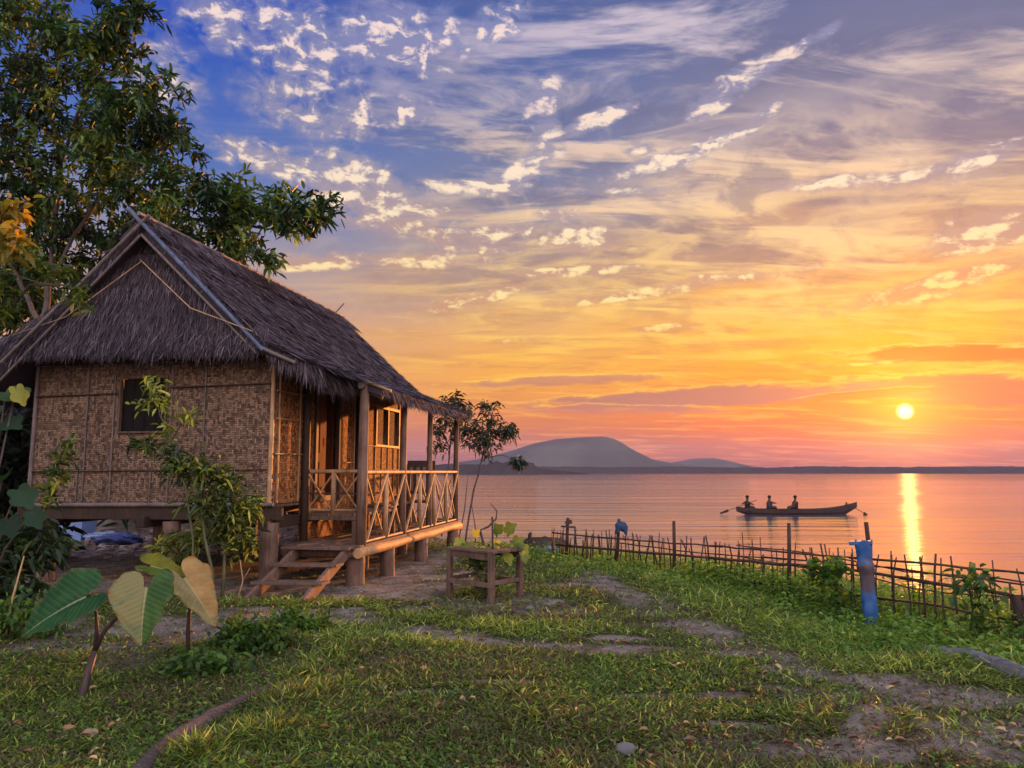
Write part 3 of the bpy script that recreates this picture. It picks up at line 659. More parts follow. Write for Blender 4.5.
    p = MB(); p.box((-.03, y0 + .02, z0 + .02), (-.022, y1 - .02, z1 - .02)); p.build('woven_panel', weave_mat('window_matting', (.10, .066, .05), (.24, .175, .14), (.02, .010, .007), rough=.8, spec=.08, cell=.036), win)
    # --- veranda
    VX = 1.14; VF = .56
    f = MB()
    for i in range(12): f.box((.02 + .098 * i, .36, VF - .035), (.02 + .098 * i + .09, 6.05, VF + random.uniform(-.004, .004)), random.random())
    f.build('veranda_floor', M['timber'], H, .004)
    bm = MB(); bm.tube([(VX + .02, .34 + .72 * k, .455 + .008 * math.sin(k * 2.1)) for k in range(9)], [.075 + .008 * math.sin(k * 1.7) for k in range(9)], 12, .6, True, .03); bm.build('edge_log', M['log'], H)
    for y, r in ((.41, .07), (1.7, .055), (3.5, .055), (6.0, .06)):
        bm = MB(); bm.tube([(.0, y, .44), (.6, y - .01, .445), (VX + (.08 if y < 1 else -.06), y, .45)], [r, r, r * .95], 10, .35); bm.build('cross_log', M['post'], H)
    def vpost(y, top, r, var): 
        mb = MB(); mb.tube([(VX - .02, y, VF - .02), (VX - .02, y + .01, 1.6), (VX - .01, y, top)], [r, r * .95, r * .85], 10, var, True, .03); return mb.build('veranda_post', M['post'], H)
    vpost(.55, 2.92, .078, .6); vpost(2.38, 2.86, .062, .7); vpost(3.95, 2.86, .055, .6); vpost(5.95, 2.86, .06, .3)
    def rail_run(name, a, b, z0, z1, bays, skip=()):
        """posts, rails and crossed braces between a and b (x,y)"""
        a, b = np.array(a), np.array(b); rl = MB()
        rl.bamboo((*a, z1), (*b, z1), .034, 8, .7, .4)
        r = rl.build(name, M['bamboo'], H); rl = MB(); rl.bamboo((*a, z0 + .03), (*b, z0 + .03), .024, 8, .5, .4); rl.build('bottom_rail', M['bamboo'], r)
        for k in range(bays + 1):
            if k in skip: continue
            c = a + (b - a) * k / bays; q = MB(); q.tube([(*c, z0 - .04), (*c, z1 - .01)], [.042, .038], 8, random.uniform(.4, .7)); q.build('baluster', M['bamboo'], r)
        for k in range(bays):
            c0, c1 = a + (b - a) * (k + .06) / bays, a + (b - a) * (k + .94) / bays; n = np.array((b - a)[::-1]) / np.linalg.norm(b - a) * .018
            q = MB(); q.bar((*(c0 + n), z0 + .05), (*(c1 + n), z1 - .04), .032, .016, var=.8); q.build('cross_brace', M['bamboo'], r); q = MB(); q.bar((*(c0 - n), z1 - .04), (*(c1 - n), z0 + .05), .032, .016, var=.6); q.build('cross_brace', M['bamboo'], r)
    rail_run('veranda_railing', (VX, .62), (VX, 5.98), VF, 1.59, 6, (0, 2, 6))
    rail_run('veranda_railing', (VX - .05, 6.0), (.15, 6.0), VF, 1.59, 2, (0,))
    # raised porch before the door with its own low railing
    pf = MB()
    for i in range(9): pf.box((.02 + .1 * i, .95, .93), (.02 + .1 * i + .093, 2.75, .975), random.random())
    for x, y in ((.85, .99), (.85, 2.7), (.08, 2.7)): pf.bar((x, y, VF), (x, y, .93), .07, .07, var=.3)
    pf.bar((0, .97, .90), (.95, .97, .90), .05, .06, var=.4)
    pf.build('porch_step', M['timber'], H, .004)
    rail_run('porch_railing', (.07, .98), (.92, .98), .99, 1.60, 2)
    pr_ = MB(); pr_.bar((.07, .98, 1.27), (.92, .98, 1.27), .03, .025, var=.3); pr_.build('porch_rail', M['dark_wood'], H)
    # stairs
    g0 = float(ground_z(*(HUT_O + HV * .7 + HU * -.9)))
    sg = MB()
    for x in (.28, 1.03): sg.bar((x - .05, -.98, g0 - .03), (x, .32, .50), .055, .15, var=.45)
    stair = sg.build('stairs', M['post'], H, .008)
    for k, (y, z) in enumerate(((-.62, .17), (-.18, .345))):
        q = MB(); q.bar((.14, y, z), (1.12, y, z + .01), .26, .035, var=.5 + .2 * k); q.build('tread', M['timber'], stair, .006)
    q = MB(); q.bar((.1, .24, .535), (1.12, .24, .535), .26, .04, var=.6); q.build('tread', M['timber'], stair, .006)
    # --- roof
    RX, RZ, Y0, Y1 = -1.95, 5.17, -.42, 6.15
    ex, ez = .10, RZ - (.10 - RX) * .92
    vx, vz = 1.42, 2.80
    fx = .86; fz = ez - (fx - ex) * (ez - vz) / (vx - ex)
    YR, YE, YV = 7.05, 6.45, 5.95          # the far verge leans out towards the ridge
    lx, lz = -4.62, RZ - (RX + 4.62) * .92 * 1.0
    th = .13
    rs_ = MB()
    slab(rs_, (RX, Y0, RZ), (RX, YR, RZ), (ex, YE, ez), (ex, Y0, ez), th); slab(rs_, (ex, Y0, ez), (ex, .50, ez), (fx, .50, fz), (fx, Y0 + .12, fz), th)
    parts = []
    dn = np.array((ex - RX, 0, ez - RZ))
    thatch_patch(parts, (RX, Y0, RZ), (RX, YR - .3, RZ), (ex, Y0, ez), 30000, rows=13, L=(.12, .34), jit=.5, lift=.10, W=(.008, .022))
    thatch_patch(parts, (ex - .2, Y0, ez + .12), (ex - .2, .55, ez + .12), (fx, Y0 + .05, fz), 3200, L=(.2, .5), jit=.4)
    fringe(parts, (fx - .1, Y0 + .05, fz - .03), (fx, .58, fz - .05), (1, .05, 0), 2000, (.10, .30), .9, thick=.14)
    fringe(parts, (RX, Y0, RZ - .06), (ex, Y0, ez - .06), (.25, -1, -.4), 700, (.05, .14), .3); fringe(parts, (ex, Y0, ez - .06), (fx, Y0 + .1, fz - .06), (.3, -.6, -.6), 420, (.1, .3), .5)
    fringe(parts, (RX, YR, RZ - .02), (ex, YE, ez - .02), (0, 1, 0), 1100, (.08, .2), .3)
    v, q, a = cat_meshes(parts)
    roof = rs_.build('roof', M['thatch'], H); npmesh('thatch', v, q, M['thatch'], roof, a)
    # veranda roof
    r2 = MB(); slab(r2, (ex - .03, .52, ez + .012), (ex - .03, YE, ez + .012), (vx, YV, vz), (vx, .52, vz), .11)
    vr = r2.build('veranda_roof', M['thatch'], H); parts = []
    thatch_patch(parts, (ex - .35, .48, ez + .14), (ex - .35, YV + .1, ez + .14), (vx - .1, .50, vz + .03), 17000, rows=7, L=(.14, .38), lift=.09, jit=.45)
    fringe(parts, (vx, .52, vz - .06), (vx, YV, vz - .06), (1, 0, 0), 3000, (.05, .15), .8, thick=.10)
    fringe(parts, (ex, YE, ez), (vx, YV, vz), (0, 1, 0), 700, (.08, .2), .3)
    v, q, a = cat_meshes(parts); npmesh('thatch', v, q, M['thatch'], vr, a)
    q = MB(); q.bamboo((fx - .1, .50, fz + .05), (vx + .14, .50, vz - .04), .026, 8, .8); q.build('verge_pole', M['bamboo'], vr)
    q = MB()
    for k in range(8): q = MB(); q.bamboo((ex - .3, .62 + .73 * k, ez - .04), (vx - .03, .62 + .73 * k, vz - .13), .028, 6, .3); q.build('rafter', M['grey_bamboo'], vr)
    q = MB(); q.bamboo((VX - .02, .4, 2.84), (VX - .02, YV - .05, 2.82), .045, 8, .4); q.build('eave_beam', M['grey_bamboo'], vr)
    # far slope
    r3 = MB(); slab(r3, (RX, Y0, RZ), (RX, YR, RZ), (lx, YV, lz), (lx, Y0, lz), th); lr = r3.build('roof', M['thatch'], H); parts = []
    thatch_patch(parts, (RX, Y0, RZ), (RX, Y1, RZ), (lx, Y0, lz), 5000, rows=9)
    fringe(parts, (RX, Y0, RZ - .06), (lx, Y0, lz - .06), (-.2, -1, -.4), 1200, (.06, .2), .3); fringe(parts, (lx, Y0, lz - .05), (lx, Y1, lz - .05), (-1, 0, 0), 1500, (.15, .45), .8)
    v, q, a = cat_meshes(parts); npmesh('thatch', v, q, M['thatch'], lr, a)
    # ridge cap
    rc = MB(); 
    for sx in (-1, 1): slab(rc, (RX, Y0 - .04, RZ + .10), (RX, YR - .1, RZ + .10), (RX + sx * .34, YR - .25, RZ - .22), (RX + sx * .34, Y0 - .04, RZ - .22), .05)
    cap = rc.build('ridge_cap', M['thatch'], H); parts = []
    for sx in (-1, 1): thatch_patch(parts, (RX, Y0 - .04, RZ + .10), (RX, YR - .15, RZ + .10), (RX + sx * .36, Y0 - .04, RZ - .23), 2600, L=(.12, .3), lift=.05, jit=.45)
    v, q, a = cat_meshes(parts); npmesh('thatch', v, q, M['thatch'], cap, a)
    q = MB(); q.bamboo((RX, Y0 - .1, RZ + .13), (RX, YR - .05, RZ + .12), .03, 8, .7); q.bar((RX + .1, YR - .9, RZ + .0), (RX + .3, YR - .8, RZ + .28), .03, var=.6); q.build('ridge_pole', M['grey_bamboo'], cap)
    # gable thatch: a shaggy triangle leaning out from the wall head
    zb, yb, yt = 3.39, -.36, -.16
    bl, br, ap = -4.45, .02, (RX, yt, RZ - .16)
    gt = MB(); A_, B_, C_ = np.array((bl, yb, zb)), np.array((br, yb, zb)), np.array(ap)
    gt.add([A_, B_, C_, A_ + (0, .10, 0), B_ + (0, .10, 0), C_ + (0, .10, 0)], [(0, 1, 2), (5, 4, 3), (0, 3, 4, 1), (1, 4, 5, 2), (2, 5, 3, 0)], .2)
    gth = gt.build('gable_thatch', M['thatch'], H); parts = []
    n = 20000; t = 1 - np.sqrt(rng.random(n)); s = rng.random(n)          # t: 0 bottom .. 1 apex
    rows = 7; t = np.clip((np.floor(t * rows) + 1 - rng.random(n) ** 1.6 * .7) / rows, 0, 1)
    L_ = A_ + (C_ - A_) * t[:, None]; R_ = B_ + (C_ - B_) * t[:, None]; B0 = L_ + (R_ - L_) * s[:, None] + np.array((0, -1., 0)) * (rng.random(n) * .06)[:, None]
    D = np.stack([rng.normal(0, .26, n) + (s - .5) * .5, rng.normal(-.20, .10, n), -np.ones(n)], 1)
    v, q = strips(B0, D, np.array((1., 0, 0)) + rng.normal(0, .45, (n, 3)), rng.uniform(.14, .36, n) * np.minimum(1, .4 + (1 - t)), rng.uniform(.007, .020, n), rng.normal(0, .05, (n, 3)))
    parts.append((v, q, np.repeat(np.clip(rng.beta(2, 2.4, n), .05, 1), 6)))
    fringe(parts, A_, B_, (0, -1, 0), 6200, (.10, .27), .8, thick=.22)
    v, q, a = cat_meshes(parts); npmesh('thatch', v, q, M['thatch'], gth, a)
    # bargeboards
    q = MB(); q.bamboo((RX - .20, Y0 - .06, RZ + .22), (.06, Y0 - .06, RZ - 1.93), .036, 8, .8); q.build('verge_pole', M['blue_bamboo'], roof)
    q = MB(); q.bamboo((-.05, Y0 - .05, RZ - 1.86), (ex + .42, Y0 - .02, ez - .22), .03, 8, .4); q.build('verge_pole', M['grey_bamboo'], roof); q = MB(); q.bamboo((RX, Y0 - .02, RZ - .16), (-.06, Y0 - .02, RZ - 1.96), .022, 8, .6); q.build('verge_pole', M['grey_bamboo'], roof)
    q = MB(); q.bamboo((RX + .16, Y0 - .07, RZ + .1), (lx + .1, Y0 - .07, lz + .06), .03, 8, .3); q.build('verge_pole', M['grey_bamboo'], lr); q = MB(); q.bamboo((RX, Y0 - .03, RZ - .18), (lx + .35, Y0 - .03, lz + .06), .022, 8, .5); q.build('verge_pole', M['grey_bamboo'], lr)
    q = MB(); q.tube([(RX - .08, yt - .16, RZ - .5), (RX + .9, yb - .16, RZ - 1.3), (-.1, yb - .14, zb + .12)], .009, 5, .9); q.build('tie_cane', M['bamboo'], gth); q = MB(); q.tube([(RX - .05, yt - .16, RZ - .52), (RX - 1.1, yb - .14, RZ - 1.35), (lx + .7, yb - .12, zb + .2)], .007, 5, .6); q.build('tie_cane', M['bamboo'], gth)
    # ceiling boards so that no sky leaks through
    return H
build_hut()

# ------------------------------------------------------------------ vegetation generators
def branch_tree(name, base, limbs, twigs, mat, parent, r_tip=.004, r_pow=2.1, rmax=1e9, sides=6, seedbend=.12):
    """limbs: polylines (first starts at base); twigs: leaf points. Joins every twig to the nearest wood."""
    nodes = [np.array(base, float)]; par = [-1]
    def walk(pts, start):
        cur = start; prev = nodes[start]
        for p in pts:
            p = np.array(p, float); L = np.linalg.norm(p - prev); m = max(1, int(L / .35))
            p0 = prev.copy()
            for k in range(1, m + 1):
                q = p0 + (p - p0) * k / m + (rng.normal(0, .02, 3) * min(1, L) if k < m else 0)
                nodes.append(q); par.append(cur); cur = len(nodes) - 1
            prev = p
        return cur
    for pl in limbs:
        A = np.array(nodes); st = int(np.argmin(np.linalg.norm(A - np.array(pl[0]), axis=1))); walk(pl[1:] if np.linalg.norm(A[st] - np.array(pl[0])) < .5 else pl, st)
    tips = []
    if len(twigs):
        tw = np.array(twigs); root = np.array(base)
        dmin = np.min(np.linalg.norm(tw[:, None] - np.array(nodes)[None], axis=2), axis=1)
        for i in np.argsort(dmin):
            A = np.array(nodes); dd = np.linalg.norm(A - tw[i], axis=1) + .25 * np.maximum(0, A[:, 2] - tw[i][2]); st = int(np.argmin(dd)); a = A[st]
            L = np.linalg.norm(tw[i] - a); m = max(1, int(L / .3)); cur = st; bow = np.array((0, 0, 1.)) * L * seedbend
            for k in range(1, m + 1):
                u = k / m; q = a + (tw[i] - a) * u + bow * u * (1 - u) + (rng.normal(0, .03, 3) * min(1, L) if k < m else 0)
                nodes.append(q); par.append(cur); cur = len(nodes) - 1
            tips.append((cur, tw[i] - a))
    n = len(nodes); acc = np.zeros(n); ch = [[] for _ in range(n)]
    for i in range(1, n): ch[par[i]].append(i)
    for i in range(n - 1, -1, -1):
        if not ch[i]: acc[i] = r_tip ** r_pow
        if par[i] >= 0: acc[par[i]] += acc[i]
    rad = np.minimum(acc ** (1 / r_pow), rmax); mb = MB(); done = set()
    for i in range(n):
        if i in done: continue
        kids = ch[i]
        # start chains at root and at every branching
        if i == 0 or len(ch[par[i]]) > 1 and i != max(ch[par[i]], key=lambda k: acc[k]):
            chain = [] if i == 0 else [par[i]]; c = i
            while True:
                chain.append(c); done.add(c)
                if not ch[c]: break
                c = max(ch[c], key=lambda k: acc[k])
            rr = [rad[k] for k in chain]
            if i != 0: rr[0] = min(rr[0], rr[1] * 1.15)
            mb.tube([nodes[k] for k in chain], rr, sides if rr[0] > .015 else 4, .5, True)
    o = mb.build(name, mat, parent)
    return o, np.array(nodes), tips
def rosettes(C, D, k, L, W, spread=.8, droop=.35, fold=.2, var=(.1, .8), tipvar=None, jitter=.04, vbias=None):
    """k leaves fanned round each twig end C pointing about D"""
    n = len(C); C = np.repeat(C, k, 0); D0 = nrm(np.repeat(D, k, 0)); m = n * k
    rv = nrm(rng.normal(0, 1, (m, 3))); D1 = D0 * rng.uniform(.1, .9, m)[:, None] + rv * spread
    D1 = nrm(D1); U = nrm(np.array((0, 0, 1.)) + rng.normal(0, .45, (m, 3)))
    B = C - D0 * (rng.random(m) * L[1] * .8)[:, None] + rng.normal(0, jitter, (m, 3))
    v, q = leaf_cards(B, D1, U, rng.uniform(*L, m), rng.uniform(*W, m), fold, droop)
    base = np.repeat(rng.uniform(var[0], var[1], n), k) if vbias is None else np.repeat(vbias, k)
    a = np.clip(base + rng.normal(0, .12, m), 0, 1)
    return v, q, np.repeat(a, 6)
def in_blobs(blobs):
    P = []; I = []
    for j, (c, r, n) in enumerate(blobs):
        r = np.broadcast_to(np.array(r, float), (3,)); d = nrm(rng.normal(0, 1, (n, 3))) * (rng.random(n) ** .45)[:, None]
        P.append(np.array(c) + d * r); I += [j] * n
    return np.concatenate(P), np.array(I)

# ------------------------------------------------------------------ big tree behind the hut
def build_big_tree():
    tx, ty = -9.3, 14.6; gz = float(ground_z(tx, ty))
    T = empty('large_tree', (0, 0, 0), 0, 'tall leafy tree whose dark crown spreads over the hut roof', 'tree')
    px = [(-60,40,15,1.9,60),(20,20,14.5,1.6,70),(95,35,14,1.2,50),(60,90,14.5,1.5,70),(120,110,14,1.05,46),(150,95,13.5,.7,22),(-40,140,15,1.8,70),(40,165,15,1.6,80),(120,170,14.5,1.2,60),(170,165,14,.85,34),(205,205,13.8,.9,36),(150,225,14.5,1.0,40),(90,230,15.2,1.3,60),
          (20,240,15.5,1.4,60),(-40,240,15.5,1.5,50),(235,195,13.6,.65,24),(262,215,13.4,.55,16),(290,205,13.2,.42,12),(318,210,13,.36,10),(300,235,13.2,.30,7),(225,240,13.8,.5,16),(275,262,13.3,.26,5),(332,203,12.9,.22,4),
          (60,290,15.8,1.1,46),(10,310,15.8,1.2,46),(-30,330,15.8,1.2,40),(120,45,13.8,.6,16),(175,125,13.7,.35,8),(140,12,13.8,.45,12),(245,250,13.6,.3,6)]
    blobs = [(atd(a, b, d), (r, r * 1.1, r * .8), n) for a, b, d, r, n in px]
    P, I = in_blobs(blobs)
    hx, hy = hut_xy(P[:, 0], P[:, 1])
    roofz = 5.22 - np.abs(hx + 1.96) * .92
    ok = ~((hx > -4.9) & (hx < 1.6) & (hy > -1.2) & (hy < 6.6) & (P[:, 2] < roofz + .35)); P, I = P[ok], I[ok]
    b = np.array((tx, ty, gz - .1)); top = np.array((tx + .2, ty, 4.2))
    limbs = [[b, b + (.1, 0, 2), top, atd(60, 165, 15), atd(40, 60, 14.6), atd(20, 0, 14.5)],
             [top, atd(110, 250, 15.2), atd(165, 215, 14.4), atd(215, 222, 13.8), atd(262, 228, 13.5), atd(315, 212, 13.1)],
             [np.array((tx + .2, ty, 5.2)), atd(110, 175, 14.6), atd(150, 120, 14)], [top, atd(-20, 200, 15.5), atd(-70, 60, 15)], [atd(262, 228, 13.5), atd(240, 262, 13.6), atd(275, 258, 13.3)], [atd(60, 165, 15), atd(100, 60, 14.1), atd(130, 20, 13.9)]]
    o, nodes, tips = branch_tree('trunk', b, limbs, P, M['bark'], T, .006, 2.25, .26)
    tp = np.array([nodes[i] for i, _ in tips]); td = np.array([d for _, d in tips]) + np.array((.15, 0, -.05))
    vb = np.clip(-.14 + 1.1 * fbm(tp[:, 0] * 1.1 + 9, tp[:, 2] * 1.1, 81) + rng.normal(0, .08, len(tp)), 0, 1); vb = np.where(rng.random(len(tp)) < .10, rng.uniform(.8, 1, len(tp)), vb)
    parts = [rosettes(tp, td, 13, (.14, .26), (.048, .085), 1.0, .22, vbias=vb, jitter=.05), rosettes(tp - nrm(td) * .35 + rng.normal(0, .07, tp.shape), td, 11, (.13, .25), (.045, .08), 1.1, .25, vbias=vb * .7, jitter=.06)]
    v, q, a = cat_meshes(parts); npmesh('crown', v, q, M['leaf_tree'], T, a)
build_big_tree()

def small_tree(name, label, cat, base, limbs, blobs, wood, leaf, k, L, W, tip=.003, rmax=.05, group=None, spread=.9, droop=.35, var=(.1, .8), fold=.2, crown='crown', trunk='trunk', jitter=.04):
    T = empty(name, (0, 0, 0), 0, label, cat, group)
    P, I = in_blobs(blobs)
    o, nodes, tips = branch_tree(trunk, base, limbs, P, wood, T, tip, 2.2, rmax, 6, .1)
    tp = np.array([nodes[i] for i, _ in tips]); td = np.array([d for _, d in tips]) + np.array((0, 0, .12))
    v, q, a = rosettes(tp, td, k, L, W, spread, droop, fold, var, jitter=jitter)
    npmesh(crown, v, q, leaf, T, a)
    return T
def gpt(px, py, dz=0.0):
    p = at(px, py); p[2] = float(ground_z(p[0], p[1])) + dz; return p
def gxy(x, y, dz=0.0): return np.array((x, y, float(ground_z(x, y)) + dz))

# slim lakeside trees
b1 = gxy(-1.30, 21.3, -.1); D1 = 21.3
small_tree('lakeside_tree', 'slim tree with drooping dark leaves leaning right over the lake beside the hut', 'tree', b1,
    [[b1, atd(472, 500, D1), atd(481, 462, D1), atd(487, 440, D1), atd(492, 415, D1)], [atd(478, 465, D1), atd(488, 457, D1), atd(503, 455, D1), atd(517, 461, D1)], [atd(485, 445, D1), atd(505, 430, D1)]],
    [(atd(490, 408, D1), 0.35, 20), (atd(478, 430, D1), (0.48, 0.50, 0.38), 46), (atd(498, 428, D1), (0.57, 0.50, 0.35), 56), (atd(511, 428, D1), (0.30, 0.38, 0.25), 18), (atd(517, 461, D1), (0.30, 0.32, 0.15), 26), (atd(487, 443, D1), (0.50, 0.50, 0.32), 36), (atd(485, 395 + 10, D1), 0.18, 6), (atd(523, 460, D1), (0.15, 0.15, 0.13), 6)],
    M['bark'], M['leaf_slim'], 6, (.11, .20), (.03, .055), .004, .06, 'slim trees at the lake edge', droop=.7)
b2 = gxy(-1.98, 21.6, -.1); D2 = 21.6
small_tree('lakeside_tree', 'slim forked tree whose top rises past the far end of the veranda roof', 'tree', b2,
    [[b2, atd(446, 500, D2), atd(449, 460, D2), atd(452, 435, D2), atd(458, 405, D2)], [atd(449, 462, D2), atd(458, 450, D2), atd(470, 446, D2)], [atd(450, 450, D2), atd(440, 430, D2)]],
    [(atd(452, 400, D2), (0.32, 0.38, 0.32), 22), (atd(463, 408, D2), (0.32, 0.38, 0.28), 26), (atd(445, 425, D2), (0.50, 0.50, 0.44), 40), (atd(462, 430, D2), (0.40, 0.50, 0.35), 34), (atd(438, 445, D2), (0.28, 0.38, 0.32), 18), (atd(459, 395, D2), (0.18, 0.18, 0.18), 8)],
    M['bark'], M['leaf_slim'], 6, (.11, .20), (.03, .055), .004, .06, 'slim trees at the lake edge', droop=.7)
for i, (x0, y0, x1, y1, lab) in enumerate([(457, 545, 468, 475, 'bare thin stem standing between the two slim lakeside trees'), (476, 540, 471, 500, 'short bare twig standing at the foot of the right slim lakeside tree')]):
    s = MB(); p0 = gxy(*(at(x0, y0 + 2)[:2] * (21. / at(x0, y0 + 2)[1])), -.1); p1 = atd(x1, y1, 21.); s.tube([p0, (p0 + p1) / 2 + (.05, 0, 0), p1], [.022, .018, .008], 6); tag(s.build('bare_stem', M['bark']), lab, 'stem')
s = MB(); c = [atd(486, 541, 15.8), atd(480, 530, 15.8), atd(488, 527, 15.8), atd(496, 519, 15.8), atd(497, 511, 15.8), atd(490, 503, 15.8)]; c[0][2] = float(ground_z(c[0][0], c[0][1])) - .05
s.tube(c, [.03, .028, .024, .02, .016, .008], 6); tag(s.build('dead_branch', M['bark']), 'bare hooked dead branch standing up against the water', 'branch')

# yellow-leaved young tree at the left edge
yb = gxy(-6.3, 8.4, -.1)
small_tree('yellow_leaved_tree', 'young tree with large golden yellow leaves at the left edge before the dark crown', 'tree', yb,
    [[yb, atd(-60, 420, 8.4), atd(-45, 300, 8.4), atd(-20, 230, 8.3)], [atd(-45, 300, 8.4), atd(0, 270, 8.2), atd(45, 285, 8.1)]],
    [(atd(8, 205, 8.2), (.22, .3, .16), 9), (atd(14, 232, 8.2), (.18, .25, .14), 8), (atd(-30, 235, 8.3), (.35, .3, .35), 16)],
    M['bark'], M['leaf_yellow'], 7, (.13, .20), (.06, .09), .006, .05, droop=.5, spread=.8)
yb = gxy(-6.0, 9.0, -.1)
small_tree('sapling', 'sapling with pale green sprays of leaves hanging before the left slope of the roof', 'sapling', yb,
    [[yb, atd(-40, 430, 9), atd(-10, 330, 9), atd(30, 285, 9), atd(70, 285, 8.9)], [atd(-10, 330, 9), atd(15, 300, 9)]],
    [(atd(48, 270, 9), (.32, .3, .16), 16), (atd(75, 290, 8.9), (.16, .2, .1), 7), (atd(10, 285, 9), (.25, .3, .2), 12), (atd(2, 310, 9), (.2, .3, .15), 9), (atd(25, 250, 9), (.25, .3, .12), 9)],
    M['bark'], M['leaf_shrub'], 8, (.12, .2), (.035, .06), .005, .05, droop=.4, var=(.3, .95))

# broad lobed leaves at the left edge
def broad_leaf(c, d, up, L, W, lobes=5, n=22, cup=.15, var=.5, wav=.0):
    """one big leaf: centre line + lobed outline, as a fan of quads/tris with a raised rim. Returns V, quads, var"""
    d = nrm(np.array(d, float)); s = nrm(np.cross(d, np.array(up, float))); u = np.cross(s, d); c = np.array(c, float)
    V = [c]; 
    for ring in (.5, 1.0):
        for k in range(n):
            a = 2 * math.pi * k / n
            if lobes: r = .62 + .38 * abs(math.cos(a * lobes / 2)) ** .8
            else: r = 1
            x = math.cos(a) * r * ring; y = math.sin(a) * r * ring
            V.append(c + d * L * (x * .5 + .38 * 0 + .0) + s * W * y * .5 + u * L * (cup * ring ** 2 * (abs(y) - .4 * x * x) + wav * ring * math.sin(a * 9)))
    V = np.array(V); Q = []
    for k in range(n): Q.append((0, 1 + k, 1 + (k + 1) % n, 0)); Q.append((1 + k, 1 + n + k, 1 + n + (k + 1) % n, 1 + (k + 1) % n))
    return V, Q, np.full(len(V), var)
class LeafMesh:
    def __init__(s): s.v = []; s.f = []; s.a = []; s.t = []
    def add(s, V, F, A, TT=None):
        s.t += list(TT) if TT is not None else [0.0] * len(V)
        b = len(s.v); s.v += [tuple(p) for p in V]; s.a += list(A)
        for f in F:
            g = []
            for i in f:
                if b + i not in g: g.append(b + i)
            s.f.append(tuple(g))
    def build(s, name, mat, parent=None, smooth=True):
        me = bpy.data.meshes.new(name); me.from_pydata(s.v, [], s.f); me.polygons.foreach_set('use_smooth', [smooth] * len(s.f))
        a = me.attributes.new('var', 'FLOAT', 'POINT'); a.data.foreach_set('value', s.a); a = me.attributes.new('vein', 'FLOAT', 'POINT'); a.data.foreach_set('value', s.t); me.materials.append(mat); me.update()
        return link(bpy.data.objects.new(name, me), parent)
def broad_plant(name, label, cat, base, tips, wood, leaf, rs=.02, lobes=5, cup=.12):
    T = empty(name, (0, 0, 0), 0, label, cat); mb = MB()
    base = np.array(base, float); 
    for tp, L, W, d, up, var in tips:
        tp = np.array(tp, float); mid = (base + tp) / 2 + (0, 0, .15 * np.linalg.norm(tp - base)); mb.tube([base, (base + mid) / 2, mid, tp], [rs, rs * .8, rs * .6, rs * .35], 6, .5)
        lm = LeafMesh(); lm.add(*broad_leaf(tp + nrm(np.array(d, float)) * L * .3, d, up, L, W, lobes, 24, cup, var)); lm.build('leaf', leaf, T)
    mb.build('stem', wood, T); return T
bb = gxy(-5.9, 8.6, -.05)
broad_plant('broad_leaved_shrub', 'shrub with large pale lobed leaves at the left edge beside the hut wall', 'shrub', bb,
    [(atd(6, 392, 8.5), .42, .36, (.8, -.3, -.35), (0, -.6, 1), .75), (atd(16, 388, 8.4), .30, .20, (.5, -.1, -.8), (.3, -.8, .4), 1.0), (atd(2, 422, 8.5), .34, .3, (.9, -.2, -.25), (0, -.7, .8), .4), (atd(18, 490, 8.4), .40, .3, (.7, -.3, -.6), (0, -.7, .8), .6), (atd(2, 480, 8.5), .32, .3, (.4, -.5, .2), (0, -.7, .8), .55), (atd(-25, 450, 8.6), .4, .35, (.5, -.5, -.3), (0, -.6, .8), .3),
     (atd(-14, 410, 8.6), .4, .35, (.5, -.5, -.3), (0, -.6, .8), .5), (atd(32, 512, 8.3), .3, .24, (.6, -.3, -.7), (0, -.7, .8), .35), (atd(8, 520, 8.4), .32, .3, (.5, -.4, -.6), (0, -.7, .8), .2)], M['bark'], M['leaf_broad'])
# sapling in front of the gable, left
sb = gpt(32, 598, -.05); sd = sb[1]
small_tree('sapling', 'thin sapling with yellow-green tip leaning before the left end of the woven gable wall', 'sapling', sb,
    [[sb, atd(38, 540, sd), atd(45, 505, sd), atd(58, 465, sd), atd(67, 440, sd)]],
    [(atd(68, 440, sd), (.07, .07, .06), 4), (atd(64, 455, sd), (.12, .12, .1), 6), (atd(58, 470, sd), (.14, .14, .1), 7), (atd(52, 485, sd), (.12, .12, .08), 6), (atd(46, 500, sd), (.10, .1, .06), 3)],
    M['stem'], M['leaf_shrub'], 5, (.11, .19), (.045, .075), .004, .03, var=(.3, .9), droop=.5)
# hedge-like growth at the left foot of the hut
small_tree('leafy_bush', 'low dark bush with long hanging leaves at the left front stilt of the hut', 'bush', gxy(-6.0, 9.4, -.05),
    [[gxy(-6.0, 9.4, -.05), gxy(-6.0, 9.4, .5)]],
    [(atd(20, 535, 9.4), (.5, .35, .3), 50), (atd(-10, 560, 9.2), (.45, .3, .3), 40), (atd(50, 540, 9.3), (.25, .25, .25), 22), (atd(15, 580, 9.0), (.4, .3, .16), 26)],
    M['bark'], M['leaf_shrub'], 7, (.12, .22), (.04, .07), .004, .04, var=(0, .45), droop=.6)
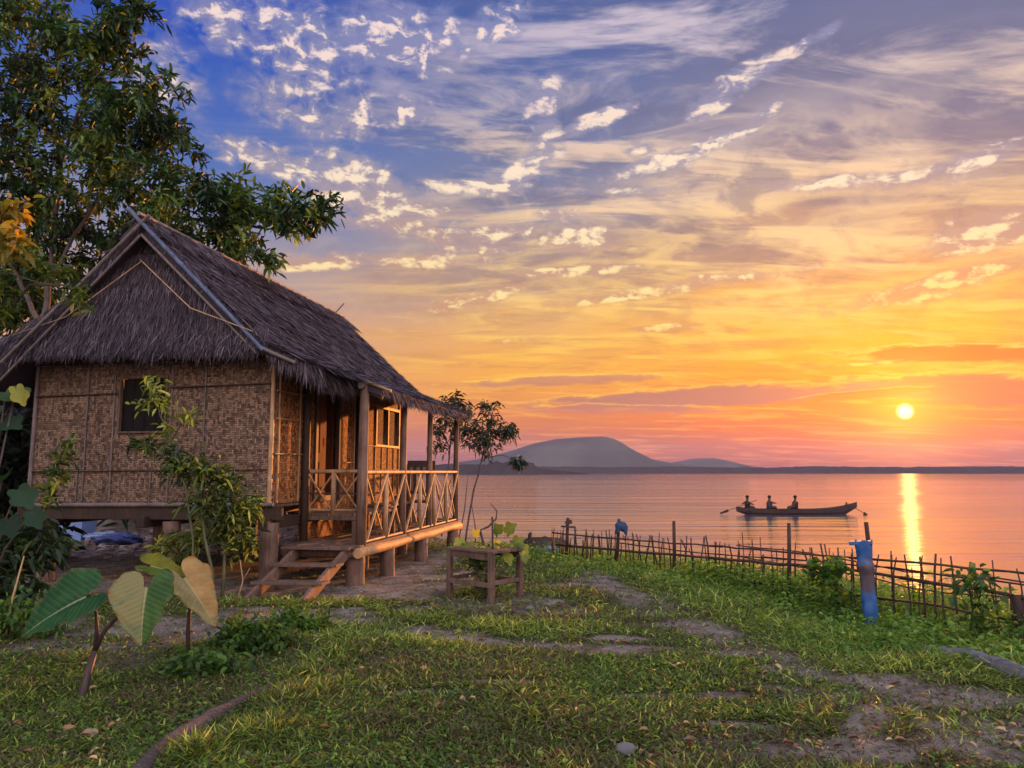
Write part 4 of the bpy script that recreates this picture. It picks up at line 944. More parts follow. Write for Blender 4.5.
# the leafy shrub before the gable
sb = gpt(190, 600, -.05); sd = sb[1]
small_tree('tall_shrub', 'tall open shrub with yellow-green tips growing in front of the gable window', 'shrub', sb,
    [[sb, atd(193, 540, sd), atd(186, 490, sd), atd(172, 440, sd), atd(160, 415, sd), atd(153, 385, sd)], [atd(186, 490, sd), atd(205, 465, sd), atd(215, 445, sd)], [atd(176, 450, sd), atd(150, 440, sd)], [atd(172, 440, sd), atd(188, 412, sd)]],
    [(atd(153, 383, sd), (.16, .16, .10), 9), (atd(146, 398, sd), (.18, .16, .08), 8), (atd(163, 402, sd), (.14, .14, .10), 8), (atd(187, 412, sd), (.13, .14, .09), 7), (atd(168, 425, sd), (.14, .12, .1), 6)],
    M['stem'], M['leaf_shrub'], 6, (.09, .16), (.03, .045), .0035, .028, var=(.6, 1), droop=.3)
small_tree('tall_shrub', 'bushy dark green shrub with drooping leaves growing behind the elephant ear plant', 'shrub', sb + (.25, .15, 0),
    [[sb + (.25, .15, 0), atd(205, 540, sd), atd(200, 500, sd), atd(190, 470, sd)], [atd(205, 540, sd), atd(225, 500, sd), atd(238, 480, sd)]],
    [(atd(178, 462, sd), (.30, .2, .22), 28), (atd(200, 470, sd), (.32, .2, .28), 32), (atd(145, 440, sd), (.16, .16, .09), 9), (atd(222, 478, sd), (.22, .2, .22), 24), (atd(195, 500, sd), (.35, .2, .2), 16)],
    M['stem'], M['leaf_shrub'], 7, (.09, .17), (.03, .05), .0035, .026, var=(.2, .8), droop=.6)
s3 = gpt(222, 596, -.05)
small_tree('leafy_bush', 'yellow-green bush hiding the hut floor beside the corner stilt and stairs', 'bush', s3,
    [[s3, atd(225, 545, s3[1]), atd(235, 510, s3[1])], [atd(225, 545, s3[1]), atd(205, 520, s3[1])]],
    [(atd(228, 515, s3[1]), (.35, .25, .22), 46), (atd(248, 505, s3[1]), (.22, .2, .24), 34), (atd(205, 535, s3[1]), (.3, .25, .22), 40), (atd(240, 540, s3[1]), (.24, .2, .2), 26), (atd(170, 540, s3[1]), (.18, .2, .14), 18), (atd(180, 560, s3[1]), (.3, .2, .15), 22)],
    M['stem'], M['leaf_shrub'], 7, (.09, .16), (.028, .045), .0035, .026, var=(.28, .95), droop=.45)
s4 = gpt(268, 598, -.04) if False else gpt(236, 603, -.04)
tm = MB(); tm.tube([s4, atd(243, 580, s4[1]), atd(240, 560, s4[1])], [.012, .009, .005], 5); tm.tube([atd(243, 580, s4[1]), atd(250, 568, s4[1])], [.007, .004], 5); tag(tm.build('dry_stalk', M['bamboo']), 'forked dry stalk standing before the hut between bush and corner stilt', 'stalk')
# dark bushes and trees that close the view behind the hut on the left
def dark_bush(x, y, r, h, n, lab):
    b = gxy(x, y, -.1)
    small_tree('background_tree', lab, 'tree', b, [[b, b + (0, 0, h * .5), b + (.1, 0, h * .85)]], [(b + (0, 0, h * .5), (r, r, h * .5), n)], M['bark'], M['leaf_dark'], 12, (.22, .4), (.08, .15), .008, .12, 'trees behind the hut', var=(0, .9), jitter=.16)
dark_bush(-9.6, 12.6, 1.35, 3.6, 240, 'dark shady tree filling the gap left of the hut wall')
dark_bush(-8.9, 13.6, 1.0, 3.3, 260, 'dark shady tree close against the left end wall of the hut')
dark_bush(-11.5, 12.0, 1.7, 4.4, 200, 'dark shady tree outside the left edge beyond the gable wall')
dark_bush(-8.4, 3.6, 2.6, 8.0, 520, 'broad dark tree standing close by on the left whose crown shades the lawn')  # unseen tree added off frame to darken the left foreground
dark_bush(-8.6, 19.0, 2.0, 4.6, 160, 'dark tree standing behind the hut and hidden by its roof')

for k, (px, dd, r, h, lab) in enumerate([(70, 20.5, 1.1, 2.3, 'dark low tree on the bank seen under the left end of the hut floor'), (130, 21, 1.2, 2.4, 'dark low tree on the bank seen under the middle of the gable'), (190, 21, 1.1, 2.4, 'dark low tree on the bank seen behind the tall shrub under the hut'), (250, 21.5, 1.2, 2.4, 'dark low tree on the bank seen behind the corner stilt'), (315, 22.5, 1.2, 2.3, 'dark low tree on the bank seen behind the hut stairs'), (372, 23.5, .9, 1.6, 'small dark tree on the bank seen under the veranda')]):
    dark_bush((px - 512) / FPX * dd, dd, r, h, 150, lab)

# ------------------------------------------------------------------ elephant ear (taro)
def taro_leaf(c, d, up, L, W, cup=.19, wave=.03):
    """heart-shaped blade: c = where the stalk joins, d = towards the tip"""
    d = nrm(np.array(d, float)); s = nrm(np.cross(d, np.array(up, float))); u = np.cross(s, d); c = np.array(c, float)
    nt, ns = 44, 21; V = []; A = []; TT = []
    ts = np.linspace(-.30, 1, nt)
    for i, t in enumerate(ts):
        if t < 0: w = .5 * math.sqrt(max(0, 1 - (t / .305) ** 2)) * .98
        else: w = .5 * (1 - t ** 1.75) ** .8 * (1 + .12 * math.sin(min(1, t * 3) * math.pi))
        w = max(w, .004)
        for j in range(ns):
            q = -1 + 2 * j / (ns - 1); lo = 0
            if t < 0: k_ = math.sqrt(max(0, 1 - (t / .301) ** 2)); xi = .235 * (1 - k_); x = math.copysign(xi + (.24 + .26 * k_ - xi) * abs(q), q) if q else 0.0
            else: x = q * w
            TT.append(t - abs(x) * .55)
            vein = math.sin((t * 1.0 - abs(x) * .8) * 62) * .006
            z = cup * abs(x) * 1.6 - .20 * max(0, t) ** 2 + vein * min(1, abs(x) * 8) + wave * math.sin(t * 19 + j) * abs(q) ** 3 + (-.25 * t * t if t < 0 else 0)
            V.append(c + d * L * t + s * W * x + u * L * z); A.append(.5 + q * .5 * 1.0)
    F = []
    for i in range(nt - 1):
        for j in range(ns - 1):
            mid = (ns - 1) // 2
            if ts[i] < -.02 and j in (mid - 1, mid): continue
            F.append((i * ns + j, i * ns + j + 1, (i + 1) * ns + j + 1, (i + 1) * ns + j))
    return V, F, A, TT
def taro_mat(name, ca, cb, trans=.25, split=None):
    m, T, b = newmat(name); a = T.attr(); co = obj_coord(T)
    vf = T.m('ABSOLUTE', T.m('SUBTRACT', T.m('FRACT', T.m('MULTIPLY', T.attr('vein'), 11)), .5)); vn = T.mr(vf, .10, .02); n = T.noise(co, 6, 4, .6)
    c = T.mix(T.mr(n, .35, .7), ca, cb)
    if split: c = T.mix(T.mr(T.m('ADD', T.m('SUBTRACT', 1, a), T.m('MULTIPLY', T.m('SUBTRACT', n, .5), .25)), .45, .53), split, c)
    mid = T.m('LESS_THAN', T.m('ABSOLUTE', T.m('SUBTRACT', a, .5)), .018); c = T.mix(T.m('MULTIPLY', T.m('MAXIMUM', T.m('MULTIPLY', vn, .22), mid), .6), c, (.22, .25, .13)); n9 = T.noise(co, 30, 4, .7); c = T.mix(T.mr(T.m('ADD', T.m('ABSOLUTE', T.m('SUBTRACT', T.m('MULTIPLY', a, 2), 1)), T.m('MULTIPLY', T.m('SUBTRACT', n9, .5), .5)), .9, 1.06, 0, .85), c, (.10, .06, .025)); c = T.mix(T.mr(n9, .55, .75, 0, .5), c, T.mix(1, c, (.6, .5, .4), 'MULTIPLY')); T.put(b.inputs['Normal'], T.bump(T.m('ADD', T.m('MULTIPLY', T.mr(vf, .0, .5), .4), n), .3, .02))
    T.put(b.inputs['Base Color'], c); b.inputs['Roughness'].default_value = .55; b.inputs['Specular IOR Level'].default_value = .12
    tr = T.node('ShaderNodeBsdfTranslucent'); T.put(tr.inputs[0], T.mix(1, c, (1.3, 1.3, .7), 'MULTIPLY')); mx = T.node('ShaderNodeMixShader'); mx.inputs[0].default_value = trans
    T.l.new(b.outputs[0], mx.inputs[1]); T.l.new(tr.outputs[0], mx.inputs[2]); T.l.new(mx.outputs[0], T.n['Material Output'].inputs['Surface']); return m
M['taro_dark'] = taro_mat('taro_green', (.008, .040, .009), (.018, .066, .014), .15)
M['taro_half'] = taro_mat('taro_half_reflection', (.018, .062, .018), (.040, .10, .028), .2, (.125, .14, .058))  # paler half is a reflection put into the leaf colour
M['taro_tan'] = taro_mat('taro_yellowing', (.16, .125, .045), (.24, .19, .072), .25)
M['taro_lime'] = taro_mat('taro_lime', (.05, .085, .012), (.09, .13, .016), .35)
def taro():
    T = empty('elephant_ear_plant', tuple(gpt(80, 698)), 0, 'elephant ear plant with one dark green and one half yellow leaf on a forked stalk', 'plant'); o = np.array(T.location)
    d = 5.75; b = gpt(80, 700, -.05); f = atd(95, 650, d)
    s = MB(); s.tube([b, atd(88, 672, d), f], [.034, .028, .021], 8); s.tube([f, atd(104, 632, d - .02), atd(122, 612, d - .06), atd(140, 592, d - .12)], [.02, .016, .012, .009], 7)
    s.tube([f, atd(97, 630, d), atd(96, 612, d), atd(82, 600, d - .05), atd(75, 596, d - .05)], [.018, .015, .012, .010, .008], 7)
    for q in (s,): q.v = [tuple(np.array(p) - o) for p in q.v]
    s.build('stalk', M['taro_stem'], T)
    for c, dd, up, L, W, mt in [(atd(86, 597, d - .05), (-.80, -.38, -.40), (.10, -.58, .82), .47, .50, 'taro_dark'), (atd(147, 587, d - .12), (.05, -.42, -.92), (-.10, -.93, .34), .40, .46, 'taro_half')]:
        lm = LeafMesh(); lm.add(*taro_leaf(c - o, dd, up, L, W)); lm.build('leaf', M[mt], T)
    T2 = empty('elephant_ear_plant', tuple(gpt(188, 655)), 0, 'elephant ear plant with a yellowing tan leaf on a single upright stalk', 'plant'); o = np.array(T2.location)
    d = 6.75; b = gpt(188, 657, -.05); s = MB(); s.tube([b, atd(188, 630, d), atd(190, 605, d), atd(184, 588, d), atd(177, 574, d)], [.022, .019, .016, .012, .009], 8); s.v = [tuple(np.array(p) - o) for p in s.v]; s.build('stalk', M['taro_stem'], T2)
    for c, dd, up, L, W, mt in [(atd(184, 578, d), (.78, -.36, -.70), (.50, -.72, .50), .52, .36, 'taro_tan'), (atd(150, 566, d + .1), (.85, .1, -.2), (.1, -.75, .65), .36, .2, 'taro_lime')]:
        lm = LeafMesh(); lm.add(*taro_leaf(c - o, dd, up, L, W)); lm.build('leaf', M[mt], T2)
taro()

# ------------------------------------------------------------------ plant table and its plant
def plant_table():
    pts = [gpt(463, 588), gpt(452, 598), gpt(507, 607), gpt(520, 601)]
    c = np.mean(pts, 0); ang = math.atan2(pts[2][1] - pts[1][1], pts[2][0] - pts[1][0])
    T = empty('plant_table', tuple(c), ang, 'small weathered wooden plant table standing on the bare ground beside the veranda', 'table')
    hw, hd, h = .37, .26, .62
    tp = MB()
    for k in range(5): tp.box((-hw - .05, -hd - .03 + k * .117, h - .03), (hw + .05, -hd - .03 + k * .117 + .105, h + random.uniform(-.003, .004)), random.random())
    tp.build('tabletop', M['timber'], T, .004)
    for sx in (-1, 1):
        for sy in (-1, 1): l = MB(); l.bar((sx * hw, sy * hd, -.06), (sx * hw, sy * hd, h - .03), .065, .065, var=.4); l.build('leg', M['timber'], T, .005)
    for sy in (-1, 1):
        r = MB(); r.bar((-hw, sy * hd, h - .075), (hw, sy * hd, h - .075), .03, .08, var=.35); r.bar((-hw - .04, sy * (hd + .02), .21), (hw + .04, sy * (hd + .02), .21), .035, .06, var=.4); r.build('rail', M['timber'], T, .004)
    for sx in (-1, 1): r = MB(); r.bar((sx * hw, -hd, .235), (sx * hw, hd, .235), .035, .05, var=.5); r.build('rail', M['timber'], T, .004)
    d = c[1]; base = np.array((c[0] - .02, c[1] - .12, float(ground_z(c[0], c[1])) - .02))
    P = broad_plant('climbing_plant', 'young vine with large yellow-green leaves growing up through the small wooden table', 'plant', base,
        [(atd(463,541,d), 0.17, 0.15, (-0.8, -0.4, -0.3), (.1, -.7, .6), 0.6), (atd(470,546,d), 0.2, 0.17, (-0.6, -0.6, -0.4), (.1, -.7, .6), 0.35), (atd(476,538,d), 0.2, 0.17, (0.2, -0.5, 0.5), (.1, -.7, .6), 0.98), (atd(481,546,d), 0.16, 0.14, (-0.2, -0.8, -0.3), (.1, -.7, .6), 0.9), (atd(492,543,d), 0.19, 0.16, (0.5, -0.6, -0.3), (.1, -.7, .6), 0.95), (atd(498,534,d), 0.21, 0.19, (-0.2, -0.4, 0.7), (.1, -.7, .6), 0.3), (atd(507,533,d), 0.22, 0.2, (0.5, -0.2, 0.5), (.1, -.7, .6), 0.2), (atd(513,540,d), 0.22, 0.19, (0.7, -0.4, -0.4), (.1, -.7, .6), 0.3), (atd(519,546,d), 0.2, 0.16, (0.8, -0.3, -0.6), (.1, -.7, .6), 0.45), (atd(504,552,d-.2), 0.24, 0.14, (0.5, -0.3, -0.9), (.1, -.7, .6), 0.92), (atd(489,551,d-.2), 0.17, 0.15, (-0.2, -0.7, -0.3), (.1, -.7, .6), 0.15), (atd(522,553,d-.2), 0.18, 0.12, (0.4, -0.2, -0.9), (.1, -.7, .6), 0.6), (atd(485,558,d-.2), 0.16, 0.14, (-0.3, -0.7, -0.4), (.1, -.7, .6), 0.1), (atd(500,545,d), 0.18, 0.16, (0.1, -0.8, 0.1), (.1, -.7, .6), 0.1), (atd(509,556,d-.2), 0.13, 0.1, (0.3, -0.4, -0.8), (.1, -.7, .6), 0.8)], M['stem'], M['leaf_bright'], .008, 5, .22)
    bl = [(base + (-.02, 0, .45), (.10, .08, .18), 24), (base + (.05, 0, .2), (.14, .1, .14), 20), (base + (-.12, .05, .5), (.12, .1, .1), 14)]
    small_tree('pot_shrub', 'dusty small-leaved shrub standing under the plant table', 'shrub', base + (-.1, .05, 0), [[base + (-.1, .05, 0), base + (-.1, .05, .3), base + (-.08, .02, .55)]], bl, M['stem'], M['leaf_shrub'], 6, (.05, .09), (.02, .035), .002, .012, var=(0, .4))
    s = MB(); s.tube([base + (.12, -.06, 0), base + (.13, -.06, .6), base + (.12, -.05, 1.02)], .014, 6, .2); tag(s.build('stake', M['fence']), 'thin dark stake standing up through the vine leaves on the plant table', 'stake')
plant_table()

# ------------------------------------------------------------------ veranda chair
def chair():
    p = HUT_O + HV * .55 + HU * 5.25
    T = empty('wooden_chair', (p[0], p[1], .565), -HA + R(200), 'dark wooden armchair standing at the far end of the veranda', 'chair')
    s = MB(); s.box((-.27, -.26, .40), (.27, .26, .45)); s.build('seat', M['dark_wood'], T, .01)
    for sx in (-1, 1):
        l = MB(); l.bar((sx * .25, -.24, 0), (sx * .25, -.24, .68), .06); l.build('leg', M['dark_wood'], T, .005)
        l = MB(); l.bar((sx * .25, .24, 0), (sx * .25, .32, 1.25), .06); l.build('leg', M['dark_wood'], T, .005)
        a = MB(); a.bar((sx * .25, -.30, .69), (sx * .25, .27, .69), .08, .035); a.build('armrest', M['dark_wood'], T, .006)
    b = MB(); b.bar((-.26, .315, 1.19), (.26, .315, 1.19), .04, .13, var=.6); b.bar((-.25, .28, .62), (.25, .28, .62), .035, .07)
    for x in (-.13, 0, .13): b.bar((x, .28, .62), (x, .313, 1.15), .07, .02)
    b.build('backrest', M['dark_wood'], T, .005)
    p = HUT_O + HV * .42 + HU * 3.9
    T = empty('wooden_bench', (p[0], p[1], .565), -HA, 'low plank bench along the woven veranda wall', 'bench')
    s = MB()
    for k in range(3): s.box((-.20 + k * .135, -.75, .41), (-.20 + k * .135 + .125, .75, .45), random.random())
    s.build('seat', M['timber'], T, .004)
    for sx in (-.14, .14):
        for sy in (-.65, .65): l = MB(); l.bar((sx, sy, 0), (sx, sy, .41), .06); l.build('leg', M['timber'], T)
chair()

# ------------------------------------------------------------------ fence
def fence():
    F0, F1 = np.array((.55, 15.3)), np.array((5.75, 5.3))
    T = empty('bamboo_fence', tuple(gxy(3.6, 10)), 0, 'long low fence of thin bamboo pickets and rails along the grassy bank', 'fence'); o = np.array(T.location)
    dirv = (F1 - F0) / np.linalg.norm(F1 - F0); nr = np.array((dirv[1], -dirv[0])) * -1; Ltot = np.linalg.norm(F1 - F0)
    if edge_dist(*(F0 + nr * 1)) < edge_dist(*F0): nr = -nr
    def pt(s, h, off=0.0):
        q = F0 + dirv * s + nr * (off + .10 * math.sin(s * 1.3)); return np.array((q[0], q[1], float(ground_z(q[0], q[1])) + h)) - o
    def fpt(px, py, off=0.0):
        """where the sight line to the surveyed point meets the fence plane"""
        r = ray(px, py); q0 = F0 + nr * off; t = (q0 @ nr) / (r[0] * nr[0] + r[1] * nr[1]); return np.array((r[0] * t, r[1] * t, CAM_H + r[2] * t))
    RAILS = [([(552,533),(610,538),(671,543),(723,546.5),(779,552),(876,559.5),(965,567.5),(1024,573),(1100,580)], .012, -.02), ([(556,545),(671,554.5),(723,559),(779,564),(840,568),(923,581),(1024,597),(1100,609)], .018, -.05),
             ([(620,543),(700,553),(786,559),(890,568),(1024,585),(1100,594)], .009, .05), ([(660,571),(699,577),(779,586),(860,596),(944,607),(1024,622),(1100,634)], .012, .03)]
    top = [(fpt(*q), q) for q in RAILS[0][0]]; top_s = [float((p[:2] - F0) @ dirv) for p, _ in top]; top_z = [p[2] for p, _ in top]
    Lend = top_s[-1]
    proto = []
    for k in range(6):
        mb = MB(); mb.tube([(0, 0, 0), (random.uniform(-.02, .02), random.uniform(-.02, .02), .4), (random.uniform(-.03, .03), 0, .8), (random.uniform(-.03, .03), 0, 1)], [.0095, .009, .0085, .0075], 6, random.uniform(.2, .8)); proto.append(mb.build('picket', M['fence'], T))
    spots = []; s = top_s[0]
    while s < Lend:
        spots.append(s); s += random.choice((.045, .06, .075, .09, .13)) * (.75 + .7 * s / Lend)
    used = [False] * 6; rest = MB()
    for cnt, s in enumerate(reversed(spots)):
        off = random.uniform(-.04, .05); q = F0 + dirv * s + nr * off; g = float(ground_z(*q)); zt = float(np.interp(s, top_s, top_z)) + random.uniform(.02, .14) * (1 if random.random() < .85 else -.8); w = random.uniform(.8, 1.5)
        if cnt >= 98:
            rest.tube([np.array((q[0], q[1], g - .1)) - o, np.array((q[0] + random.uniform(-.02, .02), q[1], (g + zt) / 2)) - o, np.array((q[0] + random.uniform(-.03, .03), q[1], zt)) - o], [.0095 * w, .009 * w, .0075 * w], 5, random.random()); continue
        k = random.randrange(6); ob = proto[k]
        if used[k]: ob = ob.copy(); COL.objects.link(ob); ob.parent = T
        used[k] = True; ob.location = np.array((q[0], q[1], g - .1)) - o
        ob.scale = (w, w, max(.2, zt - g + .1)); ob.rotation_euler = (R(random.uniform(-3, 3)), R(random.uniform(-4, 4)), random.random() * 6)
    if rest.v: tag(rest.build('far_pickets', M['fence'], T), kind='stuff')
    for pts, r, off in RAILS:
        P = [fpt(x, y, off) for x, y in pts]; P = [P[i] + (P[i+1] - P[i]) * u for i in range(len(P) - 1) for u in (0, .25, .5, .75)] + [P[-1]]
        n_ = len(P); cuts = [0, n_ // 3 + random.randint(-2, 2), 2 * n_ // 3 + random.randint(-2, 2), n_ - 1]
        for a, b in zip(cuts[:-1], cuts[1:]):
            seg = P[max(0, a - 1):b + 1]; mb = MB(); mb.tube([p - o + np.array((0, 0, random.uniform(-.008, .008))) for p in seg], [r * (1.12 - .3 * i / len(seg)) * (1 + .10 * (i % 2)) for i in range(len(seg))], 7, random.uniform(.2, .9)); mb.build('rail', M['fence'], T)
    def post(px, ptop, r, lean=0, off=-.06):
        e = fpt(px + lean, ptop, off); q = fpt(px, 560, off); q[2] = float(ground_z(q[0], q[1])) - .15; mb = MB(); mb.tube([q - o, (q + e) / 2 - o + np.array((.01, 0, 0)), e - o], [r, r * .95, r * .85], 8, .2, True, .04); mb.build('post', M['fence'], T); return q, e
    A = post(565, 518, .034, 3); e = A[1]
    for a_, b_, w_ in (((-.13, -.02, -.15), (.14, -.02, -.17), .035), ((-.05, 0, -.10), (.07, 0, -.06), .07)): mb = MB(); mb.bar(e + a_ - o, e + b_ - o, w_); mb.build('post_crosspiece', M['fence'], T)
    Bp = post(615, 519, .032, 4); post(673, 521, .030, 1); post(786, 523, .028, 3); post(873, 522, .028, -7, -.10); post(1016, 594, .05, 0); post(826, 590, .025, 0)
    # second line of rails and thin sticks nearer the water
    T2 = empty('bamboo_fence', tuple(gxy(4.6, 9)), 0, 'second sparse line of bamboo sticks and rails behind the first fence nearer the water', 'fence'); o2 = np.array(T2.location)
    s = 4.8
    while s < Lend:
        q = F0 + dirv * s + nr * .75; g = float(ground_z(*q)); mb = MB(); h = random.uniform(.5, .72); mb.tube([np.array((q[0], q[1], g - .1)) - o2, np.array((q[0] + random.uniform(-.04, .04), q[1], g + h)) - o2], [.009, .007], 5); mb.build('picket', M['fence'], T2); s += random.uniform(.2, .4)
    for h in (.34, .52):
        P = [np.array((*(F0 + dirv * s + nr * (.75 + .03 * math.sin(s * 3 + h))), 0)) for s in np.linspace(4.6, Lend, 12)]
        mb = MB(); mb.tube([np.array((p[0], p[1], float(ground_z(p[0], p[1])) + h + .02 * math.sin(i * 1.3 + h * 7))) - o2 for i, p in enumerate(P)], .010, 6, .5); mb.build('rail', M['fence'], T2)
    # blue cloth on the second tall post
    top = Bp[1]; lm = LeafMesh()
    cl = plain_mat('blue_cloth', (.022, .045, .095), .7, .2, .3, 20)
    cm = bpy.data.meshes.new('blue_cloth_bag'); import bmesh
    bm = bmesh.new(); bmesh.ops.create_icosphere(bm, subdivisions=3, radius=1)
    for v in bm.verts:
        n = fbm(v.co.x * 2.2 + 3, v.co.z * 2.2 + v.co.y, 91, 3); k = .65 + .8 * n
        x = v.co.x * .115 * k; z = v.co.z * .085 * k; y = v.co.y * .07
        z -= .09 * (abs(v.co.x) > .45) * (v.co.z < 0) * (.5 + n); v.co = (x + .03, y, z)
    bm.to_mesh(cm); bm.free(); cm.materials.append(cl); ob = bpy.data.objects.new('blue_cloth_bag', cm); ob.location = (top[0], top[1] - .03, top[2] - .12); link(ob); tag(ob, 'crumpled blue cloth tied round the top of a fence post', 'cloth')
    # blue painted post
    m, Tn, b = newmat('flaking_blue_paint'); co = obj_coord(Tn); X, Y, Z = Tn.sep(co); n = Tn.noise(co, 9, 5, .7)
    f = Tn.m('ADD', Z, Tn.m('MULTIPLY', Tn.m('SUBTRACT', n, .5), .35))
    c = Tn.mix(Tn.mr(n, .4, .65), (.005, .045, .15), (.012, .085, .21)); mask = Tn.m('MULTIPLY', Tn.mr(f, .36, .44), Tn.mr(f, .74, .66)); c = Tn.mix(mask, c, (.05, .03, .035))
    c = Tn.mix(Tn.mr(n, .66, .72, 0, .8), c, (.14, .10, .08)); Tn.put(b.inputs['Base Color'], c); b.inputs['Roughness'].default_value = .5
    p = gpt(871, 626); q = MB(); T3 = empty('blue_post', (p[0], p[1], p[2]), R(-25), 'stake wrapped in ragged blue cloth with a dark band standing before the bamboo fence', 'post')
    q.tube([(.03, .03, -.15), (.0, .02, .45), (-.03, .01, .9)], [.042, .04, .036], 8, .3, True, .06); q.build('stake', M['fence'], T3)
    V = []; nz_, na = 30, 22
    for i in range(nz_):
        z = -.03 + .92 * i / (nz_ - 1)
        for j in range(na):
            an = 2 * math.pi * j / na; r = (.056 + .022 * (z / .9) ** 3) * (.72 + .62 * float(fbm(math.cos(an) * 1.6 + 4, math.sin(an) * 1.6 + z * 7.5, 97, 3))) * (1.18 if .60 < z < .68 else 1); V.append((math.cos(an) * r * 1.15 + .008 - .04 * z, math.sin(an) * r * .8, z + (.03 * math.sin(an * 3) if i in (0, nz_ - 1) else 0)))
    q = MB(); q.add(V, [(i*na+j, i*na+(j+1) % na, (i+1)*na+(j+1) % na, (i+1)*na+j) for i in range(nz_ - 1) for j in range(na)], .5, True); q.build('blue_wrapping', m, T3); q = MB(); q.bar((-.17, .0, .875), (.05, .0, .89), .09, .04); q.build('cap_board', m, T3, .008)
fence()
def vine(px, py, r, n, lab, lead=True, var=(.1, .6)):
    b = gpt(px, py, -.05); b[0] += .12; b[1] += .25; b[2] = float(ground_z(b[0], b[1])) - .05
    small_tree('fence_vine', lab, 'vine', b, [[b, b + (.02, .05, .35), b + (-.03, .06, .6)]], [(b + (0, 0, .35), (r * .7, .16, .32), n), (b + (-.1, 0, .62), (r, .18, .12), n)], M['stem'], M['weed'], 6, (.07, .13), (.045, .08), .003, .015, 'vines on the fence', var=var, droop=.3)
vine(838, 622, .26, 30, 'leafy vine climbing the fence just left of the blue post')
vine(990, 655, .2, 12, 'dark leafy vine on the fence near the right edge', var=(0, .3))

